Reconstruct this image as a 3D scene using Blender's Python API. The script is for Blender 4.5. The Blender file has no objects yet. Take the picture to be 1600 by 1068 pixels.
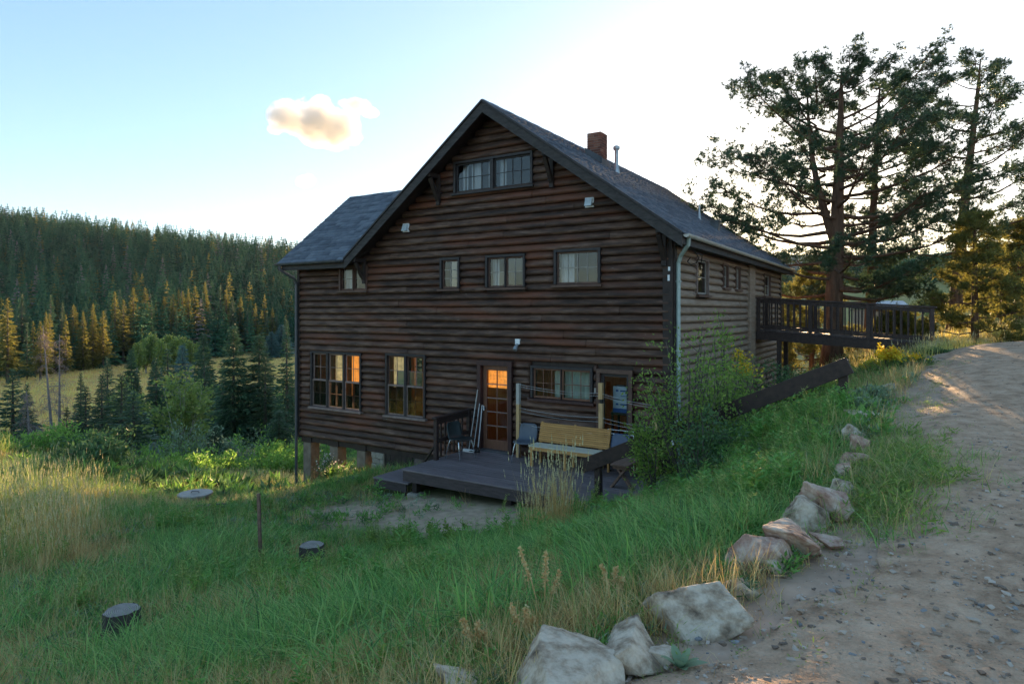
import bpy, bmesh, math, random
import numpy as np
from mathutils import Vector, Matrix, Euler, noise as mnoise
R = math.radians
SC = bpy.context.scene
COL = SC.collection
# ------------------------------------------------------------------ camera
F_PX, HOR = 1010.0, 487.0          # focal length and horizon row measured on the 1600 px wide photograph
cam = bpy.data.cameras.new('camera')
cam.sensor_width = 36.0
cam.lens = 36.0 * F_PX / 1600.0
cam.shift_y = -(534.0 - HOR) / 1600.0
cam.clip_start, cam.clip_end = 0.1, 20000
cam_o = bpy.data.objects.new('camera', cam); COL.objects.link(cam_o)
cam_o.location = (0, 0, 0); cam_o.rotation_euler = (R(90), 0, 0)
SC.camera = cam_o
# ------------------------------------------------------------------ sky, sun, exposure
SUN_AZ, SUN_EL = R(23.8), R(5.8)     # clockwise from +Y, above the horizon
SKY_STRENGTH, EXPOSURE = 0.13, 2.3
wd = bpy.data.worlds.new('World'); SC.world = wd; wd.use_nodes = True
wn = wd.node_tree.nodes; wl = wd.node_tree.links
wn.clear()
sky = wn.new('ShaderNodeTexSky'); sky.sky_type = 'NISHITA'; sky.sun_disc = False
sky.sun_elevation = SUN_EL; sky.sun_rotation = SUN_AZ
sky.altitude = 2500; sky.air_density = 1.0; sky.dust_density = 4.0; sky.ozone_density = 1.5
bg = wn.new('ShaderNodeBackground'); bg.inputs['Strength'].default_value = SKY_STRENGTH
wo = wn.new('ShaderNodeOutputWorld')
hs = wn.new('ShaderNodeHueSaturation'); hs.inputs['Saturation'].default_value = 1.18
gm = wn.new('ShaderNodeGamma'); gm.inputs['Gamma'].default_value = 0.64
wl.new(sky.outputs[0], hs.inputs['Color']); wl.new(hs.outputs[0], gm.inputs['Color']); wl.new(gm.outputs[0], bg.inputs[0]); wl.new(bg.outputs[0], wo.inputs[0])
sl = bpy.data.lights.new('sun', 'SUN'); sl.energy = 4.0; sl.angle = R(0.5); sl.color = (1.0, 0.66, 0.33)
sun_o = bpy.data.objects.new('sun', sl); COL.objects.link(sun_o)
sd = Vector((math.sin(SUN_AZ) * math.cos(SUN_EL), math.cos(SUN_AZ) * math.cos(SUN_EL), math.sin(SUN_EL)))
sun_o.rotation_euler = sd.to_track_quat('Z', 'Y').to_euler(); sun_o.location = sd * 300
SC.view_settings.view_transform = 'Standard'; SC.view_settings.look = 'None'
SC.view_settings.exposure = EXPOSURE; SC.view_settings.gamma = 1.0
SC.view_settings.use_curve_mapping = False
SC.render.engine = 'CYCLES'
SC.cycles.use_denoising = True
SC.cycles.max_bounces = 10; SC.cycles.diffuse_bounces = 6; SC.cycles.glossy_bounces = 3
SC.cycles.transmission_bounces = 4; SC.cycles.transparent_max_bounces = 12; SC.cycles.volume_bounces = 3
SC.cycles.sample_clamp_indirect = 6.0
# ------------------------------------------------------------------ helpers
RNG = np.random.default_rng(7)
random.seed(7)
def tag(o, label=None, cat=None, group=None, kind=None):
    if label: o['label'] = label
    if cat: o['category'] = cat
    if group: o['group'] = group
    if kind: o['kind'] = kind
    return o
def empty(name, loc, rz=0.0, label=None, cat=None, group=None):
    o = bpy.data.objects.new(name, None); COL.objects.link(o)
    o.empty_display_size = 0.1
    o.location = loc; o.rotation_euler = (0, 0, rz)
    return tag(o, label, cat, group)
def link(name, me, mat=None, parent=None, loc=None):
    if mat is not None and not me.materials: me.materials.append(mat)
    o = bpy.data.objects.new(name, me); COL.objects.link(o)
    if parent is not None: o.parent = parent
    if loc is not None: o.location = loc
    return o
def np_mesh(name, V, F, smooth=False):
    """V (n,3); F (m,3) or (m,4) array, or list of such arrays"""
    Fs = F if isinstance(F, list) else [F]
    Fs = [np.asarray(f, dtype=np.int32) for f in Fs if len(f)]
    me = bpy.data.meshes.new(name)
    V = np.asarray(V, dtype=np.float32)
    me.vertices.add(len(V)); me.vertices.foreach_set('co', V.ravel())
    nl = sum(f.size for f in Fs); npoly = sum(len(f) for f in Fs)
    me.loops.add(nl); me.polygons.add(npoly)
    me.loops.foreach_set('vertex_index', np.concatenate([f.ravel() for f in Fs]))
    tot = np.concatenate([np.full(len(f), f.shape[1], np.int32) for f in Fs])
    st = np.concatenate([[0], np.cumsum(tot)[:-1]]).astype(np.int32)
    me.polygons.foreach_set('loop_start', st); me.polygons.foreach_set('loop_total', tot)
    if smooth: me.polygons.foreach_set('use_smooth', np.ones(npoly, bool))
    me.update(calc_edges=True); me.validate()
    return me
class MB:
    """collects boxes, bars, tubes; build() links them as ONE mesh object"""
    def __init__(s): s.v = []; s.f = []
    def add(s, vs, fs):
        b = len(s.v); s.v += [tuple(v) for v in vs]; s.f += [tuple(i + b for i in f) for f in fs]; return s
    def box(s, x0, x1, y0, y1, z0, z1):
        return s.add([(x0,y0,z0),(x1,y0,z0),(x1,y1,z0),(x0,y1,z0),(x0,y0,z1),(x1,y0,z1),(x1,y1,z1),(x0,y1,z1)],
                     [(0,3,2,1),(4,5,6,7),(0,1,5,4),(1,2,6,5),(2,3,7,6),(3,0,4,7)])
    def bar(s, p0, p1, w, h, up=(0,0,1)):
        p0, p1 = Vector(p0), Vector(p1); d = (p1 - p0).normalized(); u = Vector(up)
        sx = d.cross(u)
        if sx.length < 1e-4: sx = d.cross(Vector((1,0,0)))
        sx.normalize(); uz = sx.cross(d).normalized()
        a, b = sx * w / 2, uz * h / 2
        vs = [p0-a-b, p0+a-b, p0+a+b, p0-a+b, p1-a-b, p1+a-b, p1+a+b, p1-a+b]
        return s.add(vs, [(0,1,2,3),(4,7,6,5),(0,4,5,1),(1,5,6,2),(2,6,7,3),(3,7,4,0)])
    def tube(s, pts, rad, n=8, cap=True):
        pts = [Vector(p) for p in pts]; m = len(pts)
        if not hasattr(rad, '__len__'): rad = [rad] * m
        ref = Vector((0.3, 0.9, 0.31)); vs = []; fs = []
        for i, p in enumerate(pts):
            d = (pts[min(i+1, m-1)] - pts[max(i-1, 0)]).normalized()
            a = d.cross(ref)
            if a.length < 0.1: a = d.cross(Vector((1,0,0)))
            a.normalize(); b = d.cross(a)
            for k in range(n):
                t = 2 * math.pi * k / n
                vs.append(p + (a * math.cos(t) + b * math.sin(t)) * rad[i])
        for i in range(m - 1):
            for k in range(n):
                k2 = (k + 1) % n
                fs.append((i*n+k, i*n+k2, (i+1)*n+k2, (i+1)*n+k))
        if cap: fs += [tuple(range(n - 1, -1, -1)), tuple((m-1)*n + k for k in range(n))]
        return s.add(vs, fs)
    def prism(s, poly, axis, a, b):
        """poly = 2-D outline, extruded along axis ('x','y','z') from a to b"""
        def P(q, t):
            return {'x': (t, q[0], q[1]), 'y': (q[0], t, q[1]), 'z': (q[0], q[1], t)}[axis]
        n = len(poly); vs = [P(q, a) for q in poly] + [P(q, b) for q in poly]
        fs = [tuple(range(n)), tuple(range(2*n-1, n-1, -1))] + [(i, i+n, (i+1)%n+n, (i+1)%n) for i in range(n)]
        return s.add(vs, fs)
    def mesh(s, name, smooth=False, fix=True, bevel=0.0):
        me = bpy.data.meshes.new(name); me.from_pydata(s.v, [], s.f)
        if fix or bevel:
            bm = bmesh.new(); bm.from_mesh(me); bmesh.ops.recalc_face_normals(bm, faces=bm.faces)
            if bevel: bmesh.ops.bevel(bm, geom=list(bm.edges), offset=bevel, segments=1, affect='EDGES', clamp_overlap=True)
            bm.to_mesh(me); bm.free()
        if smooth: me.polygons.foreach_set('use_smooth', [True] * len(me.polygons))
        me.update(); return me
    def build(s, name, mat, parent=None, loc=None, smooth=False, bevel=0.0):
        return link(name, s.mesh(name, smooth, True, bevel), mat, parent, loc)
def copy_tree(o, parent=None):
    c = o.copy(); COL.objects.link(c); c.parent = parent
    for ch in list(o.children): copy_tree(ch, c)
    return c
# ------------------------------------------------------------------ materials
def nt(m): return m.node_tree.nodes, m.node_tree.links
def ramp(n, stops):
    r = n.new('ShaderNodeValToRGB'); e = r.color_ramp.elements
    while len(e) > 1: e.remove(e[-1])
    e[0].position, e[0].color = stops[0][0], (*stops[0][1], 1)
    for p, c in stops[1:]:
        x = e.new(p); x.color = (*c, 1)
    return r
def pm(name, stops, scale=4.0, stretch=(1,1,1), rough=0.8, spec=0.3, bump=0.0, bscale=30.0, bdist=0.01, rnd=0.0, detail=6.0, metal=0.0, island=False, coord='Object', translucent=0.0, rmix=0.0):
    """noise driven colour + bump; rnd = brightness change from object to object"""
    m = bpy.data.materials.new(name); m.use_nodes = True; n, l = nt(m)
    b = n['Principled BSDF']; tc = n.new('ShaderNodeTexCoord'); mp = n.new('ShaderNodeMapping')
    l.new(tc.outputs[coord], mp.inputs[0]); mp.inputs['Scale'].default_value = stretch
    oi = n.new('ShaderNodeObjectInfo')
    cb = n.new('ShaderNodeCombineXYZ'); mu = n.new('ShaderNodeMath'); mu.operation = 'MULTIPLY'; mu.inputs[1].default_value = 57.0
    l.new(oi.outputs['Random'], mu.inputs[0])
    for i in range(3): l.new(mu.outputs[0], cb.inputs[i])
    l.new(cb.outputs[0], mp.inputs['Location'])
    nz = n.new('ShaderNodeTexNoise'); nz.inputs['Scale'].default_value = scale; nz.inputs['Detail'].default_value = detail; nz.inputs['Roughness'].default_value = 0.65
    l.new(mp.outputs[0], nz.inputs['Vector'])
    fac = nz.outputs[0]
    if island or rmix:
        mx = n.new('ShaderNodeMix'); mx.inputs['Factor'].default_value = 0.6 if island else rmix
        l.new(fac, mx.inputs[2])
        if island:
            ge = n.new('ShaderNodeNewGeometry'); l.new(ge.outputs['Random Per Island'], mx.inputs[3])
        else: l.new(oi.outputs['Random'], mx.inputs[3])
        fac = mx.outputs[0]
    rp = ramp(n, stops); l.new(fac, rp.inputs[0]); out = rp.outputs[0]
    if rnd:
        mr = n.new('ShaderNodeMapRange'); mr.inputs['To Min'].default_value = 1 - rnd; mr.inputs['To Max'].default_value = 1 + rnd
        l.new(oi.outputs['Random'], mr.inputs[0])
        vm = n.new('ShaderNodeVectorMath'); vm.operation = 'SCALE'; l.new(out, vm.inputs[0]); l.new(mr.outputs[0], vm.inputs['Scale']); out = vm.outputs[0]
    l.new(out, b.inputs['Base Color'])
    b.inputs['Roughness'].default_value = rough; b.inputs['Specular IOR Level'].default_value = spec; b.inputs['Metallic'].default_value = metal
    if bump:
        n2 = n.new('ShaderNodeTexNoise'); n2.inputs['Scale'].default_value = bscale; n2.inputs['Detail'].default_value = 5
        l.new(mp.outputs[0], n2.inputs['Vector'])
        bp = n.new('ShaderNodeBump'); bp.inputs['Strength'].default_value = bump; bp.inputs['Distance'].default_value = bdist
        l.new(n2.outputs[0], bp.inputs['Height']); l.new(bp.outputs[0], b.inputs['Normal'])
    if translucent:
        tr = n.new('ShaderNodeBsdfTranslucent'); l.new(out, tr.inputs[0]); ms = n.new('ShaderNodeMixShader'); ms.inputs[0].default_value = translucent
        l.new(b.outputs[0], ms.inputs[1]); l.new(tr.outputs[0], ms.inputs[2]); l.new(ms.outputs[0], n['Material Output'].inputs[0])
    return m
def leafmat(name, stops, tl=0.4, rough=0.48, spec=0.45):
    k = 2.5 if 'grass' in name or 'weed' in name else 2.2
    if 'needles' in name: k = 2.5 if 'spruce' in name else 1.7
    if any(w in name for w in ('seed', 'flower', 'dead', 'silver', 'dry')): k = 1.6
    stops = [(a, tuple(min(.75, v*k) for v in b)) for a, b in stops]
    return pm(name, stops, scale=1.2, rough=rough, spec=spec, island=True, translucent=tl)
def c(*a): return tuple(a)
M = {}
# dark weathered log siding: brown stain, greyed and worn in streaks, patches gone red
def log_mat(name, dark, mid, worn, red, wpos):
    m = bpy.data.materials.new(name); m.use_nodes = True; n, l = nt(m); b = n['Principled BSDF']
    ge = n.new('ShaderNodeNewGeometry'); mp = n.new('ShaderNodeMapping'); l.new(ge.outputs['Position'], mp.inputs[0])
    mp.inputs['Rotation'].default_value = (0, 0, R(32.18)); mp.inputs['Scale'].default_value = (1.2, 1.2, 9)
    oi = n.new('ShaderNodeObjectInfo')
    nz = n.new('ShaderNodeTexNoise'); nz.inputs['Scale'].default_value = 1.6; nz.inputs['Detail'].default_value = 9; nz.inputs['Roughness'].default_value = 0.7
    l.new(mp.outputs[0], nz.inputs[0])
    mx = n.new('ShaderNodeMix'); mx.inputs[0].default_value = 0.13; l.new(nz.outputs[0], mx.inputs[2]); l.new(oi.outputs['Random'], mx.inputs[3])
    rp = ramp(n, [(0.30, dark), (0.5, mid), (wpos, worn)]); l.new(mx.outputs[0], rp.inputs[0])
    n3 = n.new('ShaderNodeTexNoise'); n3.inputs['Scale'].default_value = 0.55; n3.inputs['Detail'].default_value = 5; mp3 = n.new('ShaderNodeMapping'); mp3.inputs['Scale'].default_value = (.8,.8,5.0); l.new(ge.outputs['Position'], mp3.inputs[0]); l.new(mp3.outputs[0], n3.inputs[0])
    r3 = ramp(n, [(0.52, (0,0,0)), (0.68, (1,1,1))]); l.new(n3.outputs[0], r3.inputs[0])
    m3 = n.new('ShaderNodeMix'); m3.data_type = 'RGBA'; l.new(r3.outputs[0], m3.inputs[0]); l.new(rp.outputs[0], m3.inputs[6]); m3.inputs[7].default_value = (*red, 1)
    # chipped stain: small bare flecks
    n4 = n.new('ShaderNodeTexNoise'); n4.inputs['Scale'].default_value = 5.0; n4.inputs['Detail'].default_value = 6; l.new(mp.outputs[0], n4.inputs[0])
    r4 = ramp(n, [(0.735, (0,0,0)), (0.76, (1,1,1))]); l.new(n4.outputs[0], r4.inputs[0])
    m4 = n.new('ShaderNodeMix'); m4.data_type = 'RGBA'; l.new(r4.outputs[0], m4.inputs[0]); l.new(m3.outputs[2], m4.inputs[6]); m4.inputs[7].default_value = (0.38, 0.33, 0.28, 1)
    l.new(m4.outputs[2], b.inputs['Base Color']); b.inputs['Roughness'].default_value = 0.62; b.inputs['Specular IOR Level'].default_value = 0.35
    n2 = n.new('ShaderNodeTexNoise'); n2.inputs['Scale'].default_value = 3.0; n2.inputs['Detail'].default_value = 6; l.new(mp.outputs[0], n2.inputs[0])
    bp = n.new('ShaderNodeBump'); bp.inputs['Strength'].default_value = 0.6; bp.inputs['Distance'].default_value = 0.03
    l.new(n2.outputs[0], bp.inputs['Height']); l.new(bp.outputs[0], b.inputs['Normal'])
    return m
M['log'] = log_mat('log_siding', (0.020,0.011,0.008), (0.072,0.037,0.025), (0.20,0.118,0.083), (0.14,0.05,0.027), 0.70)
M['log_glare'] = log_mat('log_siding_glare', (0.18,0.122,0.088), (0.29,0.205,0.15), (0.40,0.30,0.235), (0.27,0.17,0.115), 0.72)  # side logs made paler to paint in the glare on that wall
M['trim'] = pm('dark_stained_trim', [(0.3,c(.018,.012,.011)),(0.7,c(.05,.033,.028))], 6, (1,1,1), .6, .35, .3, 25)
M['fascia'] = pm('weathered_fascia', [(0.3,c(.025,.022,.022)),(0.7,c(.075,.065,.062))], 5, (1,1,4), .7, .3, .3, 25)
M['frame'] = pm('window_frame_brown', [(0.3,c(.07,.035,.025)),(0.7,c(.14,.075,.055))], 8, (1,1,1), .55, .4, .2, 30)
M['frame_dark'] = pm('window_frame_dark', [(0.3,c(.018,.015,.018)),(0.7,c(.045,.036,.036))], 8, rough=.55, spec=.4, bump=.2)
M['sash_pale'] = pm('window_sash_weathered', [(0.3,c(.16,.11,.095)),(0.7,c(.28,.21,.19))], 8, rough=.6, bump=.2)
M['muntin'] = pm('muntin_pale', [(0.3,c(.22,.2,.18)),(0.7,c(.36,.33,.3))], 10, rough=.5)
M['door_wood'] = pm('door_red_brown', [(0.3,c(.12,.05,.03)),(0.7,c(.22,.10,.06))], 5, (6,6,1), .5, .4, .2, 30)
M['door_frame'] = pm('door_frame_maroon', [(0.3,c(.035,.014,.013)),(0.7,c(.075,.032,.028))], 5, (6,6,1), .55, .4, .2, 30)
M['deck'] = pm('deck_paint', [(0.3,c(.12,.095,.102)),(0.7,c(.22,.18,.185))], 3, (1.2,6,6), .5, .4, .25, 20, rnd=.14)
M['deck_side'] = pm('deck_side', [(0.3,c(.045,.033,.033)),(0.7,c(.10,.075,.072))], 4, (1,6,6), .65, .3, .3, 20)
M['rail'] = pm('rail_stain', [(0.3,c(.022,.013,.012)),(0.7,c(.06,.035,.03))], 4, (3,3,3), .55, .35, .3, 25, rnd=.15)
M['shingle'] = pm('asphalt_shingle', [(0.2,c(.085,.10,.13)),(0.5,c(.125,.145,.185)),(0.85,c(.175,.20,.245))], 9, rough=.9, spec=.2, bump=.3, bscale=90, island=True)
M['metal_dark'] = pm('dark_gutter', [(0.3,c(.05,.055,.06)),(0.7,c(.10,.10,.11))], 6, rough=.4, spec=.5)
M['gutter'] = pm('pale_gutter', [(0.3,c(.4,.38,.35)),(0.7,c(.6,.57,.52))], 6, rough=.4, spec=.5)
M['spout'] = pm('pale_green_downspout', [(0.3,c(.30,.38,.36)),(0.7,c(.44,.52,.49))], 6, rough=.4, spec=.5)
M['galv'] = pm('galvanised', [(0.3,c(.28,.30,.32)),(0.7,c(.5,.52,.54))], 9, rough=.35, spec=.5, metal=.6)
M['vent'] = pm('vent_paint', [(0.3,c(.4,.46,.52)),(0.7,c(.6,.66,.7))], 9, rough=.5)
M['brick'] = pm('chimney_brick', [(0.25,c(.13,.055,.042)),(0.55,c(.25,.09,.06)),(0.8,c(.30,.15,.10))], 12, rough=.9, spec=.2, bump=.4, bscale=60, rmix=.6)
M['mortar'] = pm('mortar', [(0.3,c(.28,.25,.22)),(0.7,c(.42,.38,.34))], 20, rough=.95, bump=.4)
M['concrete'] = pm('concrete_pier', [(0.3,c(.15,.115,.085)),(0.7,c(.27,.215,.165))], 5, rough=.9, bump=.4, bscale=20)
M['stonewall'] = pm('foundation_stone', [(0.25,c(.18,.16,.13)),(0.75,c(.40,.36,.30))], 7, rough=.9, bump=.5, bscale=30, rnd=.25)
M['dark'] = pm('interior_dark', [(0.3,c(.03,.025,.022)),(0.7,c(.06,.05,.045))], 3)
M['interior'] = pm('interior_pine_boards', [(0.3,c(.42,.20,.07)),(0.7,c(.60,.32,.13))], 3, (8,8,.6), .5, .4)
M['curtain'] = pm('white_curtain', [(0.3,c(.62,.63,.66)),(0.7,c(.8,.8,.82))], 3, rough=.9, translucent=.4)
M['curtain_green'] = pm('pale_green_curtain', [(0.3,c(.42,.56,.48)),(0.7,c(.58,.68,.58))], 3, rough=.9, translucent=.4)
M['bench_wood'] = pm('bench_slats', [(0.3,c(.42,.20,.06)),(0.7,c(.60,.33,.115))], 4, (1,8,8), .5, .4, .15, 30, rnd=.12)
M['bench_seat'] = pm('bench_seat_bleached', [(0.3,c(.42,.42,.36)),(0.7,c(.60,.58,.48))], 4, (1,8,8), .55, .4, .15, 30)
M['lumber'] = pm('lumber_post', [(0.3,c(.42,.25,.11)),(0.7,c(.60,.40,.20))], 4, (8,8,1), .6, .3, .15, 30)
M['lumber_grey'] = pm('lumber_greyed', [(0.3,c(.32,.30,.27)),(0.7,c(.5,.47,.42))], 4, (8,8,1), .7, .3, .15, 30)
M['old_bench'] = pm('old_plank_bench', [(0.3,c(.12,.065,.045)),(0.7,c(.26,.16,.12))], 4, (6,6,6), .65, .3, .3, 30)
M['chair_blue'] = pm('chair_shell_blue_grey', [(0.3,c(.055,.07,.095)),(0.7,c(.085,.10,.13))], 5, rough=.4, spec=.5)
M['chair_navy'] = pm('chair_shell_navy', [(0.3,c(.03,.055,.11)),(0.7,c(.05,.085,.16))], 5, rough=.4, spec=.5)
M['chair_dark'] = pm('chair_shell_dark_green', [(0.3,c(.012,.02,.022)),(0.7,c(.025,.035,.036))], 5, rough=.4, spec=.5)
M['chrome'] = pm('chrome_tube', [(0.3,c(.7,.72,.74)),(0.7,c(.85,.86,.88))], 5, rough=.25, metal=.9)
M['wire'] = pm('line_wire', [(0.3,c(.45,.45,.46)),(0.7,c(.65,.65,.66))], 5, rough=.5)
M['handle'] = pm('pole_handle', [(0.3,c(.30,.29,.28)),(0.7,c(.5,.48,.46))], 6, rough=.5)
M['black'] = pm('black_plastic', [(0.3,c(.012,.012,.013)),(0.7,c(.03,.03,.03))], 6, rough=.5)
M['white'] = pm('white_paint', [(0.3,c(.68,.69,.7)),(0.7,c(.82,.82,.83))], 6, rough=.5)
M['box_white'] = pm('carton_pale_blue', [(0.3,c(.42,.52,.62)),(0.7,c(.55,.64,.72))], 6, rough=.6)
M['box_blue'] = pm('carton_blue', [(0.3,c(.02,.07,.28)),(0.7,c(.04,.11,.36))], 6, rough=.6)
M['bark'] = pm('pine_bark', [(0.3,c(.06,.035,.024)),(0.55,c(.15,.085,.055)),(0.8,c(.24,.14,.09))], 7, (1,1,.25), .9, .2, .8, 9, .04)
M['bark_grey'] = pm('grey_bark', [(0.3,c(.06,.05,.042)),(0.7,c(.17,.145,.125))], 9, (1,1,.3), .9, .2, .6, 12, .02)
M['aspen_bark'] = pm('aspen_bark', [(0.3,c(.22,.21,.18)),(0.7,c(.48,.46,.40))], 7, rough=.85, bump=.3)
M['dead'] = pm('bleached_dead_wood', [(0.3,c(.16,.135,.125)),(0.7,c(.33,.28,.26))], 8, rough=.9)
M['needle'] = leafmat('pine_needles', [(0.2,c(.022,.042,.024)),(0.6,c(.045,.075,.036)),(0.95,c(.085,.115,.045))], .3)
M['needle_sun_tint'] = leafmat('pine_needles_sun_tint', [(0.2,c(.065,.075,.02)),(0.6,c(.125,.12,.03)),(0.95,c(.22,.17,.04))], .6)  # golden low sunlight is painted into this needle colour
M['spruce'] = leafmat('spruce_needles', [(0.2,c(.016,.036,.02)),(0.6,c(.032,.062,.03)),(0.95,c(.06,.095,.042))], .25)
M['spruce_blue'] = leafmat('blue_spruce_needles', [(0.2,c(.03,.06,.058)),(0.6,c(.055,.10,.092)),(0.95,c(.09,.14,.125))], .25)
M['far_conifer'] = pm('far_conifer', [(0.2,c(.028,.085,.05)),(0.55,c(.06,.15,.08)),(0.9,c(.12,.22,.10))], .6, rough=.8, spec=.1, translucent=.05, rmix=.6)
M['rust_needle'] = leafmat('dead_twigs', [(0.2,c(.11,.075,.07)),(0.8,c(.22,.16,.15))], .2)
M['willow'] = leafmat('willow_leaves', [(0.2,c(.065,.13,.024)),(0.6,c(.12,.21,.04)),(0.95,c(.19,.28,.06))], .5)
M['willow_dark'] = leafmat('shrub_leaves_dark', [(0.2,c(.028,.062,.026)),(0.6,c(.055,.10,.036)),(0.95,c(.09,.14,.05))], .4)
M['aspen'] = leafmat('aspen_leaves', [(0.2,c(.07,.11,.03)),(0.6,c(.12,.16,.04)),(0.95,c(.20,.21,.06))], .45)
M['bush'] = leafmat('corner_bush_leaves', [(0.2,c(.065,.11,.022)),(0.6,c(.12,.18,.036)),(0.95,c(.20,.24,.055))], .55)
M['silver'] = leafmat('silvery_leaves', [(0.2,c(.10,.15,.09)),(0.6,c(.16,.22,.13)),(0.95,c(.25,.30,.19))], .3)
M['flower'] = leafmat('yellow_flowers', [(0.2,c(.42,.24,.015)),(0.6,c(.60,.36,.02)),(0.95,c(.70,.46,.04))], .35)
M['pinkflower'] = leafmat('pale_flowers', [(0.2,c(.5,.36,.34)),(0.8,c(.72,.6,.56))], .4)
M['g_lush'] = leafmat('lush_grass', [(0.12,c(.020,.060,.014)),(0.4,c(.065,.155,.034)),(0.7,c(.13,.23,.055)),(0.95,c(.26,.31,.11))], .5)
M['g_olive'] = leafmat('olive_grass', [(0.12,c(.04,.065,.016)),(0.5,c(.125,.165,.042)),(0.95,c(.26,.26,.10))], .5)
M['g_dry'] = leafmat('dry_grass', [(0.12,c(.20,.11,.04)),(0.5,c(.44,.29,.115)),(0.95,c(.66,.49,.24))], .4)
M['g_seed'] = leafmat('seed_heads', [(0.15,c(.30,.25,.13)),(0.55,c(.42,.36,.20)),(0.95,c(.54,.47,.29))], .35)
M['g_gold'] = leafmat('golden_meadow_grass', [(0.15,c(.34,.19,.05)),(0.55,c(.46,.28,.08)),(0.95,c(.55,.38,.13))], .45)
M['weed'] = leafmat('broad_weed_leaves', [(0.15,c(.04,.10,.02)),(0.55,c(.07,.15,.03)),(0.95,c(.12,.20,.05))], .35)
M['dock'] = leafmat('tan_seed_stalk', [(0.15,c(.42,.24,.10)),(0.55,c(.55,.34,.16)),(0.95,c(.66,.44,.24))], .3)
M['rock'] = pm('boulder_granite', [(0.32,c(.12,.085,.06)),(0.43,c(.34,.25,.175)),(0.55,c(.56,.45,.345)),(0.72,c(.72,.61,.48))], 9, rough=.85, spec=.3, bump=.7, bscale=14, bdist=.03, detail=10)
M['rock_red'] = pm('boulder_red_granite', [(0.32,c(.15,.075,.05)),(0.44,c(.38,.22,.16)),(0.57,c(.53,.385,.30)),(0.74,c(.66,.55,.46))], 9, rough=.85, spec=.3, bump=.7, bscale=14, bdist=.03, detail=10)
M['pebble'] = pm('pebbles', [(0.2,c(.19,.14,.11)),(0.5,c(.38,.29,.225)),(0.8,c(.54,.45,.38))], 6, rough=.85, bump=.3, rmix=.7)
M['pebble_grey'] = pm('slate_pebbles', [(0.2,c(.13,.13,.135)),(0.8,c(.33,.33,.335))], 9, rough=.8, bump=.3, rnd=.3)
M['stump_bark'] = pm('stump_bark', [(0.3,c(.035,.028,.024)),(0.7,c(.12,.10,.085))], 12, (1,1,.3), .95, .2, .8, 18, .02)
M['stump_top'] = pm('stump_cut', [(0.3,c(.14,.125,.115)),(0.7,c(.30,.28,.26))], 18, rough=.9, bump=.4)
def ring_mat():
    m = bpy.data.materials.new('stump_rings'); m.use_nodes = True; n, l = nt(m); b = n['Principled BSDF']
    tc = n.new('ShaderNodeTexCoord'); wv = n.new('ShaderNodeTexWave'); wv.wave_type = 'RINGS'; wv.rings_direction = 'Z'; wv.inputs['Scale'].default_value = 22; wv.inputs['Distortion'].default_value = 2.5; wv.inputs['Detail'].default_value = 3
    l.new(tc.outputs['Object'], wv.inputs[0]); nz = n.new('ShaderNodeTexNoise'); nz.inputs['Scale'].default_value = 14; l.new(tc.outputs['Object'], nz.inputs[0])
    mx = n.new('ShaderNodeMix'); mx.inputs[0].default_value = .5; l.new(wv.outputs[1], mx.inputs[2]); l.new(nz.outputs[0], mx.inputs[3]); rp = ramp(n, [(.3, (.13,.11,.095)), (.55, (.30,.265,.235)), (.8, (.42,.38,.34))]); l.new(mx.outputs[0], rp.inputs[0]); l.new(rp.outputs[0], b.inputs['Base Color']); b.inputs['Roughness'].default_value = .9
    bp = n.new('ShaderNodeBump'); bp.inputs['Strength'].default_value = .5; bp.inputs['Distance'].default_value = .01; l.new(mx.outputs[0], bp.inputs['Height']); l.new(bp.outputs[0], b.inputs['Normal']); return m
M['stump_top'] = ring_mat()
def glass_mat(name, tint=(0.9,0.94,0.95), refl=0.03):
    m = bpy.data.materials.new(name); m.use_nodes = True; n, l = nt(m); n.remove(n['Principled BSDF'])
    t = n.new('ShaderNodeBsdfTransparent'); t.inputs[0].default_value = (*tint, 1)
    g = n.new('ShaderNodeBsdfGlossy'); g.inputs['Roughness'].default_value = 0.015
    fr = n.new('ShaderNodeFresnel'); fr.inputs[0].default_value = 1.5
    ad = n.new('ShaderNodeMath'); ad.operation = 'ADD'; ad.inputs[1].default_value = refl; l.new(fr.outputs[0], ad.inputs[0])
    # old panes are not quite flat
    tc = n.new('ShaderNodeTexCoord'); nz = n.new('ShaderNodeTexNoise'); nz.inputs['Scale'].default_value = 3.0; l.new(tc.outputs['Object'], nz.inputs[0])
    bp = n.new('ShaderNodeBump'); bp.inputs['Strength'].default_value = 0.05; bp.inputs['Distance'].default_value = 0.05
    l.new(nz.outputs[0], bp.inputs['Height']); l.new(bp.outputs[0], g.inputs['Normal'])
    mx = n.new('ShaderNodeMixShader'); l.new(ad.outputs[0], mx.inputs[0]); l.new(t.outputs[0], mx.inputs[1]); l.new(g.outputs[0], mx.inputs[2])
    l.new(mx.outputs[0], n['Material Output'].inputs[0]); return m
M['glass'] = glass_mat('window_glass')
M['screen'] = glass_mat('insect_screen', (0.42,0.40,0.40), 0.02)
def glow_mat(name, col, s):
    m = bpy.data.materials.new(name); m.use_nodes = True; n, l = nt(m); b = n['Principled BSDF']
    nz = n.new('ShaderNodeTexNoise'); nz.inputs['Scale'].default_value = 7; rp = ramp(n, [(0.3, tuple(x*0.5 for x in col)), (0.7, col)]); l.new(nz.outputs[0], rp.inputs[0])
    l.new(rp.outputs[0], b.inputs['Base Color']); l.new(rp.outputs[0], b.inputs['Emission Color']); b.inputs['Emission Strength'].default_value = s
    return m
M['amber_glow'] = glow_mat('amber_room_glow', (1.0, 0.34, 0.05), 0.22)  # self-lit colour imitating a sunlit orange interior
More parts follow.
